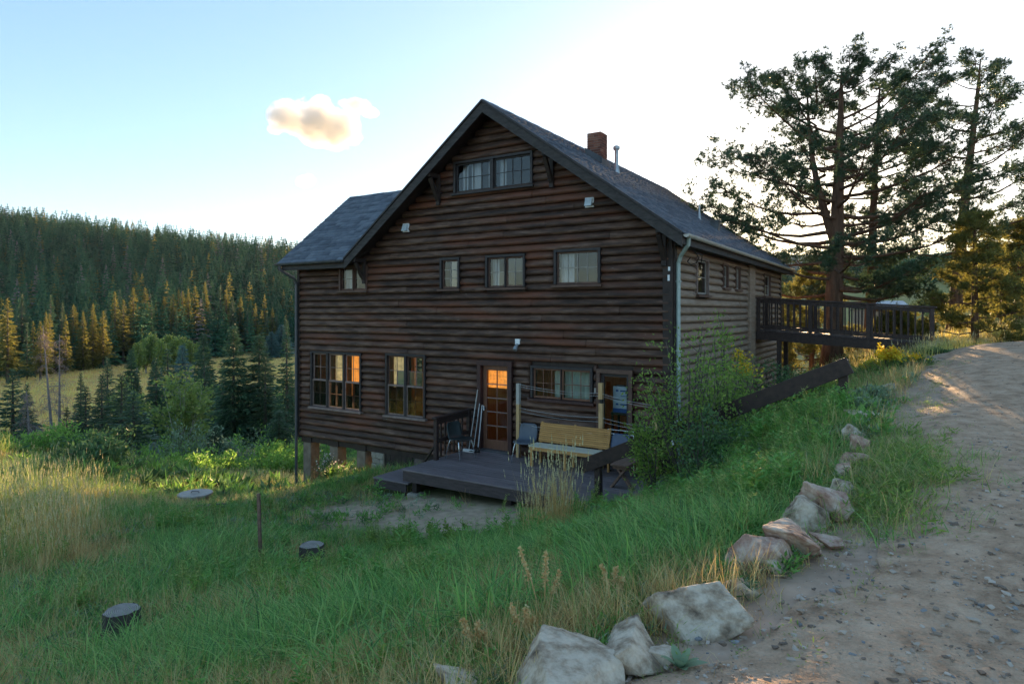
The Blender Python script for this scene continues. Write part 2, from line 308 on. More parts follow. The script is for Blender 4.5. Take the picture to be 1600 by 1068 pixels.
M['cream_glow'] = glow_mat('cream_room_glow', (0.85, 0.62, 0.28), 0.10)  # weaker self-lit colour imitating pale light inside the room
M['added_shade'] = glow_mat('added_shade_glow', (1.0, 0.42, 0.08), 0.55)  # glow for the added lamp behind the door
# ------------------------------------------------------------------ terrain
def sstep(a, b, x):
    t = np.clip((np.asarray(x, float) - a) / (b - a), 0, 1); return t * t * (3 - 2 * t)
def vnoise(x, y, s, seed=0):
    """smooth value noise, vectorised"""
    x = np.asarray(x, float) / s; y = np.asarray(y, float) / s
    xi = np.floor(x).astype(np.int64); yi = np.floor(y).astype(np.int64); fx = x - xi; fy = y - yi
    def h(a, b):
        v = (a * 374761393 + b * 668265263 + seed * 982451653) & 0xFFFFFFFF
        v = ((v ^ (v >> 13)) * 1274126177) & 0xFFFFFFFF
        return ((v ^ (v >> 16)) & 0xFFFF) / 65535.0
    u = fx * fx * (3 - 2 * fx); w = fy * fy * (3 - 2 * fy)
    return (h(xi, yi) * (1-u) + h(xi+1, yi) * u) * (1-w) + (h(xi, yi+1) * (1-u) + h(xi+1, yi+1) * u) * w
def fbm(x, y, s, seed=0, o=4):
    r = 0; a = 1; t = 0
    for k in range(o): r = r + a * vnoise(x, y, s / 2**k, seed + k * 17); t += a; a *= 0.5
    return r / t
def foot(x):                      # where the forested hill starts, beyond the meadow
    return 122 + 95 * sstep(-104, -70, x)
def far_z(x, y):
    x = np.asarray(x, float); y = np.asarray(y, float)
    base = -13 + 7 * sstep(-30, 60, x) + 1.0 * (fbm(x, y, 60, 3) - .5) * 2
    base = base + 14 * sstep(50, 240, y) * sstep(5, 60, x)
    crest = np.interp(x, [-900,-420,-277,-190,-118,-60,-20,20,100,600], [62,53,44,34,24,8,0,-2,2,6])
    f = foot(x); up = sstep(0, 1, (y - f) / (355 - f)); down = 1 - 0.6 * sstep(420, 900, y)
    z = base + (crest + 13) * up * down * (1 - sstep(60, 140, x))
    z = z + 2.5 * (fbm(x, y, 45, 5) - .5) * up
    z = z + 9 * np.exp(-((x - 178) / 52)**2 - ((y - 270) / 60)**2)
    mt = sstep(1050, 1500, y) * (1 - 0.5 * sstep(1600, 2600, y))
    z = z + mt * (np.interp(x, [-800,-200,300,660,900,1000,1180,1400,1900], [40,95,118,116,112,124,108,100,70]) + 26 * (fbm(x, y, 260, 9) - .5) + 8)
    return z
def px(u, v, Y):                  # a point seen at photograph row/column at distance Y
    return ((u - 800) / F_PX * Y, Y, (HOR - v) / F_PX * Y)
CP = [px(0,1068,4.6), px(200,1068,4.2), px(400,1068,3.55), px(600,1068,3.05), px(720,1062,2.72), px(900,1068,2.56), px(1300,1068,2.52), px(1600,1068,2.5),
      px(190,1000,5.6), px(487,896,8.6), px(408,885,8.6), px(700,900,6.4), px(850,905,5.0), px(960,905,4.3), px(1085,1003,2.86), px(1185,905,3.5), px(1262,850,4.1), px(1335,745,5.6), px(1345,690,7.1),
      px(600,830,10.9), px(800,802,11.6), px(648,778,13.3), px(560,790,13.6), px(930,792,10.8), px(1050,782,9.6), px(1150,775,7.6), px(1250,742,6.9), px(1312,648,8.9), px(1200,690,8.9),
      px(305,790,16.0), px(100,860,9.5), px(0,900,8.5), px(0,780,14.0), px(470,782,18.8), px(250,740,21), px(0,715,24), px(120,735,20), px(530,752,17.8), px(600,740,16.8),
      (-0.9,15.7,-3.95), (1.6,14.3,-3.8), (3.3,13.2,-3.6), (5.0,14.5,-3.0), (6.5,17.5,-2.7), (8.0,20.0,-2.8), (9.5,23.5,-3.0), (4.0,22,-4.6), (-3.5,23.1,-5.9), (0,27,-6.6), (8,30,-5.2),
      (10.9,17.0,-1.08), (9.2,15.0,-1.15), (8.4,18.5,-2.4), px(1300,570,23), px(1356,565,25), px(1488,530,25), px(1522,541,19), px(1600,545,17.5), px(1600,700,6.2), px(1450,640,8.6), px(1400,600,11.6),
      (20,25,-.9), (30,25,-.2), (30,10,-.9), (15,5,-1.2), (10,0,-1.4), (0,0,-1.46), (0,-6,-1.4), (-6,-2,-2.6), (12,-8,-1.2), (30,-10,-.6), (-12,2,-3.4), (-20,5,-4.2), (-20,14,-5.5), (-18,24,-7.3),
      (22,36,-3.2), (30,45,-3.8), (14,34,-4.4), px(60,722,27), px(240,742,28), px(400,740,30), (-25,30,-8.5), (-40,20,-7.5), (-35,0,-5.0), (-30,-25,-4), (40,30,-0.5), (45,0,.4), (30,-30,0), (0,-30,-1.5)]
CP = np.array(CP, float)
ring = [(70*math.cos(a)+5, 12+70*math.sin(a)) for a in np.linspace(0, 2*math.pi, 22, endpoint=False)] + [(52*math.cos(a)+5, 12+52*math.sin(a)) for a in np.linspace(0.3, math.pi-.3, 9)]
CP = np.vstack([CP, [(a, b, (far_z(a, b) if b > 20 else -3 + a*0.06)) for a, b in ring]])
def tps_k(d2): return 0.5 * d2 * np.log(d2 + 1e-9)
_n = len(CP); _d2 = ((CP[:, None, :2] - CP[None, :, :2])**2).sum(-1)
_A = np.zeros((_n+3, _n+3)); _A[:_n, :_n] = tps_k(_d2) + np.eye(_n) * 0.15; _A[:_n, _n] = 1; _A[:_n, _n+1:] = CP[:, :2]; _A[_n, :_n] = 1; _A[_n+1:, :_n] = CP[:, :2].T
_w = np.linalg.solve(_A, np.concatenate([CP[:, 2], [0, 0, 0]]))
def near_z(x, y):
    x = np.asarray(x, float).ravel(); y = np.asarray(y, float).ravel(); o = np.empty(len(x))
    for i in range(0, len(x), 20000):
        a = x[i:i+20000]; b = y[i:i+20000]
        d2 = (a[:, None] - CP[None, :, 0])**2 + (b[:, None] - CP[None, :, 1])**2
        o[i:i+20000] = tps_k(d2) @ _w[:_n] + _w[_n] + _w[_n+1] * a + _w[_n+2] * b
    return o
def ground_z(x, y):
    x = np.atleast_1d(np.asarray(x, float)); y = np.atleast_1d(np.asarray(y, float)); sh = x.shape; x = x.ravel(); y = y.ravel()
    d = np.hypot(x - 5, y - 12); w = 1 - sstep(48, 68, d); z = far_z(x, y)
    back = np.where(y > 20, z, -3 + np.clip(x, -200, 200) * 0.06)
    z = np.where(y < 60, back * (1 - sstep(20, 60, y)) + z * sstep(20, 60, y), z)
    k = w > 0
    if k.any(): z[k] = z[k] * (1 - w[k]) + near_z(x[k], y[k]) * w[k]
    z = z + 0.03 * (fbm(x, y, 1.1, 21, 3) - .5) * w
    return z.reshape(sh)
def gz(x, y): return float(ground_z(x, y)[0])
# road: left edge follows the boulders, then bends right past the bridge
ROAD_L = np.array([(-3.0,-1.2), (-1.2,1.2), (0.35,2.75), (1.35,3.35), (2.15,4.25), (3.2,5.6), (4.15,7.2), (5.6,9.2), (7.3,11.6), (9.6,14.6), (11.6,16.7), (14.6,18.4), (19,20.2), (26,22), (36,23)], float)
def road_side(x, y):
    """signed distance to the left road edge, positive = on the road"""
    P = np.stack([np.ravel(x), np.ravel(y)], -1).astype(float); best = np.full(len(P), 1e9); sg = np.zeros(len(P))
    for a, b in zip(ROAD_L[:-1], ROAD_L[1:]):
        d = b - a; L2 = d @ d; t = np.clip(((P - a) @ d) / L2, 0, 1); q = a + t[:, None] * d; dd = np.hypot(*(P - q).T)
        cr = (P[:, 0] - a[0]) * d[1] - (P[:, 1] - a[1]) * d[0]
        k = dd < best; best[k] = dd[k]; sg[k] = np.sign(cr[k])
    return (best * sg).reshape(np.shape(x))
def axis(lo, fa, fb, hi, step, g=1.09):
    a = [fa]
    while a[-1] < fb: a.append(a[-1] + step)
    s = step
    while a[-1] < hi: s *= g; a.append(a[-1] + s)
    b = [fa]; s = step
    while b[-1] > lo: s *= g; b.append(b[-1] - s)
    return np.array(b[:0:-1] + a)
gx = axis(-3200, -16, 20, 3200, 0.22); gy = axis(-400, 0, 26, 4200, 0.22)
GX, GY = np.meshgrid(gx, gy); GZ = ground_z(GX, GY)
HOUSE_C = np.array([(1048-800)/F_PX*13.0, 13.0]); HOUSE_A = math.atan2(-0.53260346, 0.84636491)
def to_house(x, y):
    dx, dy = np.asarray(x) - HOUSE_C[0], np.asarray(y) - HOUSE_C[1]
    return dx*0.84636491 - dy*0.53260346, dx*0.53260346 + dy*0.84636491
def from_house(x, y): return (HOUSE_C[0] + x*0.84636491 + y*0.53260346, HOUSE_C[1] - x*0.53260346 + y*0.84636491)
def dirt_mask(x, y):
    hx, hy = to_house(x, y)
    m = np.exp(-(((hx + 4.0) / 3.0)**2 + ((hy + 3.5) / 1.25)**2)**2)
    return np.clip(m * (0.7 + fbm(x, y, .9, 31)), 0, 1)
def meadow_mask(x, y):
    return sstep(58, 70, y) * (1 - sstep(-6, 6, y - foot(x))) * (1 - sstep(-20, 20, x))
def ground_colour(x, y):
    n = fbm(x, y, 3.0, 41)[..., None]; soil = np.array([.15,.12,.06]) * (1-n) + np.array([.11,.15,.05]) * n
    d = dirt_mask(x, y)[..., None]; soil = soil * (1-d) + np.array([.46,.34,.245]) * d
    rs = sstep(-.9, .15, road_side(x, y) + .5*(fbm(x, y, .7, 43)-.5))[..., None]
    soil = soil * (1-rs) + np.array([.46,.32,.235]) * rs
    mm = meadow_mask(x, y)[..., None]; soil = soil * (1-mm) + (np.array([.68,.40,.13]) * (.75+.4*n)) * mm
    rm = (sstep(45, 80, y) * sstep(-10, 30, x))[..., None]; n2 = fbm(x, y, 22, 47)[..., None]
    soil = soil * (1-rm) + (np.array([.34,.26,.11]) * (1-n2) + np.array([.20,.21,.07]) * n2) * rm
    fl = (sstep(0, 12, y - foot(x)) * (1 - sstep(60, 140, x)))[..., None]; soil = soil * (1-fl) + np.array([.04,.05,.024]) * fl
    mt = sstep(900, 1100, y)[..., None]; soil = soil * (1-mt) + np.array([.07,.085,.075]) * mt
    return soil
m = bpy.data.materials.new('ground_soil_and_turf'); m.use_nodes = True; n, l = nt(m); b = n['Principled BSDF']
at = n.new('ShaderNodeAttribute'); at.attribute_name = 'tint'
tc = n.new('ShaderNodeTexCoord'); nz = n.new('ShaderNodeTexNoise'); nz.inputs['Scale'].default_value = 6; nz.inputs['Detail'].default_value = 10; l.new(tc.outputs['Object'], nz.inputs[0])
mr = n.new('ShaderNodeMapRange'); mr.inputs['To Min'].default_value = .5; mr.inputs['To Max'].default_value = 1.5; l.new(nz.outputs[0], mr.inputs[0])
vm = n.new('ShaderNodeVectorMath'); vm.operation = 'SCALE'; l.new(at.outputs['Color'], vm.inputs[0]); l.new(mr.outputs[0], vm.inputs['Scale']); l.new(vm.outputs[0], b.inputs['Base Color'])
b.inputs['Roughness'].default_value = .95; b.inputs['Specular IOR Level'].default_value = .1
bp = n.new('ShaderNodeBump'); bp.inputs['Strength'].default_value = .5; bp.inputs['Distance'].default_value = .03; l.new(nz.outputs[0], bp.inputs['Height']); l.new(bp.outputs[0], b.inputs['Normal'])
M['ground'] = m
GC = ground_colour(GX, GY)
ny, nx = GX.shape
idx = np.arange(nx*ny).reshape(ny, nx)
Q = np.stack([idx[:-1,:-1], idx[:-1,1:], idx[1:,1:], idx[1:,:-1]], -1).reshape(-1, 4)
fcx = (GX[:-1,:-1] + GX[1:,1:]).ravel() / 2; fcy = (GY[:-1,:-1] + GY[1:,1:]).ravel() / 2
is_mt = fcy > 1000; is_hill = (fcy > foot(fcx) + 2) & (fcx < 110) & ~is_mt
V = np.stack([GX, GY, GZ], -1).reshape(-1, 3); CC = np.concatenate([GC.reshape(-1, 3), np.ones((nx*ny, 1))], 1)
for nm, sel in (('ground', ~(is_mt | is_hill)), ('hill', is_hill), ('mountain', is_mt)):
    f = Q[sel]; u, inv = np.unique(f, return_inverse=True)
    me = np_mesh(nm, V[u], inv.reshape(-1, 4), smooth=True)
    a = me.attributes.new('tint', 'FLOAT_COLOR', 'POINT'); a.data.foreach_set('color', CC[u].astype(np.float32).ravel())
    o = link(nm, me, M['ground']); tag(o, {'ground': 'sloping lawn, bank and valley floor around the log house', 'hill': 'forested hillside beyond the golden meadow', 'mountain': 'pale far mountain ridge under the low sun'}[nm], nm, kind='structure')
# gravel road sheet
m = pm('road_gravel', [(0.30,c(.29,.18,.115)),(0.48,c(.52,.34,.23)),(0.72,c(.68,.48,.345))], 5.0, rough=.95, spec=.15, bump=1.0, bscale=30, bdist=.045, detail=12)
M['road'] = m
seg = []
for a, b2 in zip(ROAD_L[:-1], ROAD_L[1:]):
    k = max(2, int(np.hypot(*(b2-a)) / .12)); seg += [a + (b2-a) * t / k for t in range(k)]
seg = np.array(seg + [ROAD_L[-1]]); kern = np.ones(15) / 15
pad = np.pad(seg, ((7,7),(0,0)), 'edge'); seg = np.stack([np.convolve(pad[:, i], kern, 'valid') for i in (0, 1)], 1)
tg = np.gradient(seg, axis=0); tg /= np.hypot(*tg.T)[:, None]; nr = np.stack([tg[:, 1], -tg[:, 0]], 1)
ws = np.concatenate([np.arange(0, 5, .12), np.geomspace(5, 12, 10)])
wob = (fbm(seg[:, 0], seg[:, 1], .8, 51) - .5) * .9 + .25
RX = seg[:, None, 0] + nr[:, None, 0] * (ws[None] + wob[:, None] * np.clip(1 - ws[None] / 3, 0, 1)); RY = seg[:, None, 1] + nr[:, None, 1] * (ws[None] + wob[:, None] * np.clip(1 - ws[None] / 3, 0, 1))
rut = -.035*np.exp(-((ws[None]-1.35-.25*np.sin(seg[:,None,1]*.5))/.28)**2) - .03*np.exp(-((ws[None]-3.0-.25*np.sin(seg[:,None,1]*.5))/.3)**2)
RZ = ground_z(RX, RY) + .045 + rut*np.clip(ws[None]*2,0,1) - .033*np.clip(1-ws[None]*3,0,1) + .03*(fbm(RX, RY, .9, 57, 3)-.5)*np.clip(ws[None]*3,0,1) + .022 * (fbm(RX, RY, .25, 53, 3) - .3) * np.clip(ws[None] * 4, 0, 1)
nn, mm_ = RX.shape; ii = np.arange(nn*mm_).reshape(nn, mm_)
rq = np.stack([ii[:-1,:-1], ii[:-1,1:], ii[1:,1:], ii[1:,:-1]], -1).reshape(-1, 4)[:, ::-1]
ro = link('road', np_mesh('road', np.stack([RX, RY, RZ], -1).reshape(-1, 3), rq, smooth=True), M['road'])
tag(ro, 'pinkish gravel road running past the boulders to the footbridge', 'road', kind='structure')

from mathutils import kdtree
_kd = kdtree.KDTree(nn*mm_)
_rv = np.stack([RX, RY, RZ], -1).reshape(-1, 3)
for _i, _p in enumerate(_rv): _kd.insert((_p[0], _p[1], 0), _i)
_kd.balance()
def road_z(x, y): return np.array([_rv[_kd.find((float(a), float(b_), 0))[1], 2] for a, b_ in zip(np.atleast_1d(x), np.atleast_1d(y))])
# ------------------------------------------------------------------ the log house
# house frame: x to the right along the front wall (0 = right corner), y back into the house, z in world height
ZB = -3.62
house = empty('log_house', (HOUSE_C[0], HOUSE_C[1], ZB), HOUSE_A, 'large dark brown two-storey log house with steep grey shingle roof', 'house')
UP = (0, 0, -ZB)
def hp(mb, name, mat, parent=None, **k):     # a part of the house given in house coordinates
    if parent is None: return mb.build(name, M[mat], house, UP, **k)
    return mb.build(name, M[mat], parent, None, **k)
XL, XR, YB = -11.07, 0.0, 11.8               # front wall ends, back of the main body
RX0, RZ0 = -4.24, 4.86                       # ridge
SR, SL = 0.716, 0.766                        # roof slopes right / left
OH = 0.5                                     # gable overhang
XE_R, XE_L = 0.40, -8.71                     # eaves
WING_Y = 4.62; WR_Y, WR_Z, WE_Z = 2.31, 3.75, 1.42   # wing depth, its ridge, its eave
XW = -11.43
def roof_z(x): return RZ0 - (x - RX0) * SR if x > RX0 else RZ0 - (RX0 - x) * SL
def wall_top(x): return (roof_z(x) - 0.16) if x > -8.48 else 1.62
COURSE = 0.177
# openings on the front wall: x0, x1, z0, z1 (outer casing)
OPN = dict(gable=(-5.40,-3.17,2.90,3.65), tiny=(-9.38,-8.32,.60,1.26), narrow=(-5.83,-5.23,.58,1.33), pair=(-4.46,-3.37,.58,1.33), big=(-2.62,-1.50,.61,1.37),
           triple=(-10.54,-8.54,-2.68,-1.115), double=(-7.65,-6.30,-2.68,-1.08), door=(-4.68,-3.71,-3.29,-1.16), wide=(-3.22,-1.68,-1.93,-1.21), screen=(-1.58,-.78,-3.29,-1.22))
def strips(openings, x0, x1, zb, top, extra=()):
    xs = sorted(set([x0, x1, *[e for e in extra if x0 < e < x1], *[v for o in openings for v in o[:2] if x0 < v < x1]]))
    for a, b in zip(xs[:-1], xs[1:]):
        mid = (a + b) / 2; cut = sorted((o[2], o[3]) for o in openings if o[0] < mid < o[1]); z = zb
        for lo, hi in cut:
            if lo > z + .01: yield a, b, z, lo, lo
            z = hi
        yield a, b, z, top(a + 1e-4), top(b - 1e-4)
def backing(openings, x0, x1, zb, top, extra, y0, y1, along='x', at=0.0):
    mb = MB()
    for a, b, lo, ha, hb in strips(openings, x0, x1, zb, top, extra):
        if along == 'x': mb.prism([(a, lo), (b, lo), (b, hb), (a, ha)], 'y', y0, y1)
        else: mb.prism([(a, lo), (b, lo), (b, hb), (a, ha)], 'x', y0, y1)
    return mb
fw = hp(backing(list(OPN.values()), XL, XR, -3.60, wall_top, (RX0, -8.48), 0.0, 0.14), 'front_wall', 'trim')
# one log of siding, 1 m long, laid along x, face to -y
def log_mesh(seed, depth=0.085):
    rr = random.Random(seed); pr = []
    for k in range(8):
        t = k / 7; z = t * (COURSE - 0.006); y = -(0.004 + depth * math.sin(math.pi * (0.10 + 0.86 * t**.72))**0.8)
        pr.append((y, z))
    pr += [(0.0, COURSE - 0.006), (0.0, 0.0)]
    mb = MB(); N = 4; vs = []; fs = []
    for i in range(N + 1):
        jy = rr.uniform(-.004, .004); jz = rr.uniform(-.003, .003)
        vs += [(i / N, y + (jy if y < -.01 else 0), z + (jz if 0.01 < z < COURSE - .02 else 0)) for y, z in pr]
    n = len(pr)
    for i in range(N):
        fs += [(i*n+k, i*n+(k+1) % n, (i+1)*n+(k+1) % n, (i+1)*n+k) for k in range(n)]
    fs += [tuple(range(n)), tuple(N*n + k for k in range(n - 1, -1, -1))]
    mb.add(vs, fs); me = mb.mesh('log', smooth=False)
    sm = [p.area < 10 and len(p.vertices) == 4 for p in me.polygons]; me.polygons.foreach_set('use_smooth', sm)
    return me
LOGS = [log_mesh(s) for s in range(4)]; LOGS_SIDE = [log_mesh(10 + s, .09) for s in range(3)]
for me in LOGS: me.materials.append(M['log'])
for me in LOGS_SIDE: me.materials.append(M['log_glare'])
rl = random.Random(3)
def lay_logs(wall, meshes, openings, span, z0, z1, place, maxlen=(3.2, 5.4), clear=0.012):
    z = z0
    while z < z1:
        zm = z + COURSE * .62
        a, b = span(zm)
        if b - a < .25: break
        segs = [(a, b)]
        for o in openings:
            if o[2] - .03 < z + COURSE * .5 < o[3] + .03:
                ns = []
                for p, q in segs:
                    if o[1] <= p or o[0] >= q: ns.append((p, q)); continue
                    if o[0] - p > .05: ns.append((p, o[0] - clear))
                    if q - o[1] > .05: ns.append((o[1] + clear, q))
                segs = ns
        for p, q in segs:
            while q - p > .04:
                L = rl.uniform(*maxlen)
                if q - p - L < 1.0: L = q - p
                o = bpy.data.objects.new('log', rl.choice(meshes)); COL.objects.link(o); o.parent = wall
                place(o, p, z, L - (.007 if p + L < q - .01 else 0)); p += L
        z += COURSE
def place_front(o, p, z, L): o.location = (p, rl.uniform(-.003, .004), z + rl.uniform(-.003, .003)); o.scale = (L, rl.uniform(.94, 1.06), 1); o.rotation_euler = (0, rl.uniform(-.0012, .0012), 0)
def span_front(z):
    r = 0.0 - .02 if z < 1.45 else min(-.02, RX0 + (RZ0 - .16 - z) / SR)
    l_ = XL + .04 if z < 1.50 else RX0 - (RZ0 - .16 - z) / SL
    if z >= 1.50: l_ = max(l_, -8.48)
    return l_, r
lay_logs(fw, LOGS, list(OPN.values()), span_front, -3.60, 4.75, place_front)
# right side wall
SIDE_O = [(1.50,2.46,.40,1.22), (3.75,4.30,.62,1.22), (5.06,5.62,.62,1.22), (8.85,9.85,.52,1.22)]
sw = hp(backing(SIDE_O, 0.0, YB, -3.60, lambda y: 1.46, (), -0.14, 0.0, along='y'), 'side_wall', 'trim')
def place_side(o, p, z, L): o.location = (rl.uniform(-.004, .004), p, z); o.rotation_euler = (0, 0, R(90)); o.scale = (L, 1, 1)
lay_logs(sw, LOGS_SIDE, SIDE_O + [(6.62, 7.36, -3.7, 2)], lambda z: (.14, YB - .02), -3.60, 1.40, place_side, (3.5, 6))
# the other outer walls, floors
back = MB()
back.prism([(XR, -3.6), (-8.48, -3.6), (-8.48, 1.62), (RX0, RZ0 - .16), (XR, 1.66)], 'y', YB - .14, YB)
back.box(-8.48, -8.34, WING_Y, YB - .141, -3.6, 1.62)
hp(back, 'back_wall', 'log_glare')
WB_O = [(-10.6,-9.95,-2.6,-1.2), (-9.8,-9.15,-2.6,-1.2), (-8.98,-8.6,-2.6,-1.2)]
hp(backing(WB_O, XL, -8.48, -3.6, lambda x: 1.62, (), WING_Y - .14, WING_Y - .002), 'wing_back_wall', 'interior')
lw = MB(); 
lw.prism([(.142, -3.6), (WING_Y - .142, -3.6), (WING_Y - .142, 1.5), (WR_Y, WR_Z - .12), (.142, 1.5)], 'x', XL, XL + .14)
hp(lw, 'wing_end_wall', 'log')
fl = MB(); fl.box(XL + .145, -.145, .145, WING_Y - .15, -3.58, -3.44); fl.box(-8.3, -.15, WING_Y - .14, YB - .15, -3.58, -3.44); hp(fl, 'ground_floor', 'interior')
fl = MB(); fl.box(XL + .145, -.145, .145, WING_Y - .15, -.55, -.40); fl.box(-8.3, -.15, WING_Y - .14, YB - .15, -.55, -.40); fl.box(-8.3, -.15, .145, YB - .15, 1.60, 1.66); hp(fl, 'upper_floor', 'dark')
pt = MB(); pt.box(-8.30, -.16, WING_Y + .2, WING_Y + .3, -3.43, -.56); hp(pt, 'interior_partition', 'interior')
pt = MB(); pt.box(-8.30, -.16, 3.0, 3.1, -.395, 1.59); pt.box(-8.30, -.16, .2, 3.0, -.394, -.38); hp(pt, 'interior_partition', 'dark')
pt = MB(); pt.box(-5.6, -5.5, .15, WING_Y + .19, -3.43, -.56); pt.box(-8.05, -7.95, 1.9, WING_Y + .19, -3.43, -.56); hp(pt, 'interior_cross_wall', 'interior')
# wall boards on the wing back wall seen through the windows: dark muntins of the far windows
for o in WB_O:
    w = MB(); xm = (o[0]+o[1])/2
    w.box(o[0], o[1], WING_Y-.10, WING_Y-.07, -1.92, -1.88); w.box(xm-.015, xm+.015, WING_Y-.101, WING_Y-.069, o[2], o[3])
    hp(w, 'far_window_bars', 'frame_dark')
# corner boards and posts
cb = MB(); cb.box(-.14, .055, -.085, -.004, -3.62, 1.50); hp(cb, 'corner_board', 'trim', bevel=.006)
cb = MB(); cb.box(.004, .085, -.003, .15, -3.62, 1.46); hp(cb, 'corner_board', 'trim', bevel=.006)
cb = MB(); cb.box(XL - .05, XL + .05, -.09, .05, -3.64, 1.50); hp(cb, 'corner_board', 'trim', bevel=.006)
cb = MB(); cb.box(.01, .13, 6.64, 7.34, -3.5, 1.44); hp(cb, 'wall_chase', 'log_glare', bevel=.01)
cb = MB(); cb.box(.002, .10, YB - .16, YB + .03, -3.62, 1.44); hp(cb, 'corner_board', 'trim', bevel=.006)
# ---- roof
def slab(mb, a, b, c_, d, th):
    """quad a b c d with vertical thickness th below"""
    q = [Vector(p) for p in (a, b, c_, d)]; lo = [p - Vector((0,0,th)) for p in q]
    return mb.add(q + lo, [(0,1,2,3),(7,6,5,4),(0,4,5,1),(1,5,6,2),(2,6,7,3),(3,7,4,0)])
YF, YR = -OH, 12.4
roof = MB(); TH = .11
ze_r, ze_l = roof_z(XE_R), roof_z(XE_L)
slab(roof, (RX0, YF, RZ0-.03), (XE_R, YF, ze_r-.03), (XE_R, YR, ze_r-.03), (RX0, YR, RZ0-.03), TH)
slab(roof, (XE_L, YF, ze_l-.03), (RX0-.001, YF, RZ0-.03), (RX0-.001, YR, RZ0-.03), (XE_L, YR, ze_l-.03), TH)
rf = hp(roof, 'roof', 'trim')
wr = MB()
xk = RX0 - (RZ0 - WR_Z) / SL
slab(wr, (XW, YF, WE_Z-.03), (XE_L-.002, YF, WE_Z-.03), (xk, WR_Y, WR_Z-.03), (XW, WR_Y, WR_Z-.03), TH)
slab(wr, (XW, WR_Y+.001, WR_Z-.03), (xk, WR_Y+.001, WR_Z-.03), (XE_L, WING_Y+OH, WE_Z-.03), (XW, WING_Y+OH, WE_Z-.03), TH)
wrf = hp(wr, 'wing_roof', 'trim')
def shingles(name, O, U, V, nu, nv_len, expo, tabw, parent, clip=None, seed=1):
    """overlapping tabs on a slope: O eave corner, U unit along eave, V unit up-slope, lengths nu, nv_len"""
    rg = np.random.default_rng(seed); O = np.array(O, float); U = np.array(U, float); Vv = np.array(V, float); N = np.cross(U, Vv)
    if N[2] < 0: N = -N
    vs = []; rows = int(math.ceil(nv_len / expo))
    for r in range(rows):
        v0 = r * expo - .012; v1 = min(v0 + expo * 1.35, nv_len); u = -rg.uniform(0, tabw)
        while u < nu:
            w = tabw * rg.uniform(.55, 1.25); a, b_ = max(u, 0), min(u + w - .006, nu); u += w
            if b_ - a < .02: continue
            if clip:
                a, b_ = clip(a, b_, (v0 + v1) / 2)
                if b_ - a < .02: continue
            h = .020 + rg.uniform(0, .009); j = rg.uniform(-.008, .008)
            p = [O + U*a + Vv*(v0+j) + N*h, O + U*b_ + Vv*(v0+j) + N*h, O + U*b_ + Vv*v1 + N*.005, O + U*a + Vv*v1 + N*.005,
                 O + U*a + Vv*(v0+j), O + U*b_ + Vv*(v0+j)]
            vs.append(p)
    A = np.array(vs); k = len(A); base = np.arange(k)[:, None] * 6
    q = np.concatenate([base + np.array([[0,1,2,3]]), base + np.array([[4,5,1,0]])]); t = np.concatenate([base + np.array([[4,0,3]]), base + np.array([[1,5,2]])])
    o = link(name, np_mesh(name, A.reshape(-1, 3), [q, t]), M['shingle'], parent); tag(o, kind='stuff'); return o
lr = math.hypot(1, SR); ll = math.hypot(1, SL)
nv_r = (XE_R - RX0) * lr; nv_l = (RX0 - XE_L) * ll
shingles('shingle', (XE_R+.02, YF-.02, ze_r-.03), (0,1,0), (-1/lr, 0, SR/lr), YR-YF+.04, nv_r, .135, .30, rf, seed=2)
shingles('shingle', (XE_L-.02, YF-.02, ze_l-.03), (0,1,0), (1/ll, 0, SL/ll), YR-YF+.04, nv_l, .135, .30, rf, seed=3)
ws_ = (WR_Z - WE_Z) / (WR_Y - YF); lw_ = math.hypot(1, ws_); nv_w = (WR_Y - YF) * lw_
def wclip(a, b, v):   # the wing roof ends in the valley on the main roof
    z = WE_Z + v * ws_ / lw_; xv = RX0 - (RZ0 - z) / SL
    return a, min(b, xv - XW + .05)
shingles('shingle', (XW-.02, YF-.02, WE_Z-.03), (1,0,0), (0, 1/lw_, ws_/lw_), XE_L-XW+3.2, nv_w, .135, .30, wrf, wclip, seed=4)
shingles('shingle', (XW-.02, WING_Y+OH+.02, WE_Z-.03), (1,0,0), (0, -1/lw_, ws_/lw_), XE_L-XW+3.2, nv_w, .135, .30, wrf, wclip, seed=5)
rc = MB(); k = 0
yy = YF - .02
while yy < YR:
    e = min(yy + .33, YR + .02); up = .012 + .006 * (k % 2)
    rc.prism([(RX0-.15, RZ0-.03-.15*SL+.028+up), (RX0, RZ0+.012+up), (RX0+.15, RZ0-.03-.15*SR+.028+up), (RX0+.15, RZ0-.03-.15*SR+.01), (RX0, RZ0-.02), (RX0-.15, RZ0-.03-.15*SL+.01)], 'y', yy, e); yy = e + .004; k += 1
hp(rc, 'ridge_cap', 'shingle', rf)
# rake boards: main board and a thin upper trim strip
def rake(mb, xa, za, xb, zb, y0, y1, top, deep):
    return mb.prism([(xa, za-top), (xb, zb-top), (xb, zb-top-deep), (xa, za-top-deep)], 'y', y0, y1)
for sgn, xe, ze in ((1, XE_R, ze_r), (-1, XE_L, ze_l)):
    f = rake(MB(), RX0 + sgn*.0015, RZ0, xe, ze, YF-.045, YF-.003, .055, .24); hp(f, 'rake_board', 'fascia', rf)
    f = rake(MB(), RX0 + sgn*.0015, RZ0, xe, ze, YF-.075, YF-.003, -.004, .052); hp(f, 'rake_trim', 'frame_dark', rf)
    f = rake(MB(), RX0 + sgn*.0015, RZ0, xe, ze, YR+.003, YR+.045, .03, .24); hp(f, 'rake_board', 'fascia', rf)
f = MB(); f.prism([(YF, WE_Z-.04), (WR_Y, WR_Z-.04), (WING_Y+OH, WE_Z-.04), (WING_Y+OH, WE_Z-.2), (WR_Y, WR_Z-.2), (YF, WE_Z-.2)], 'x', XW-.035, XW-.003); hp(f, 'rake_board', 'fascia', wrf)
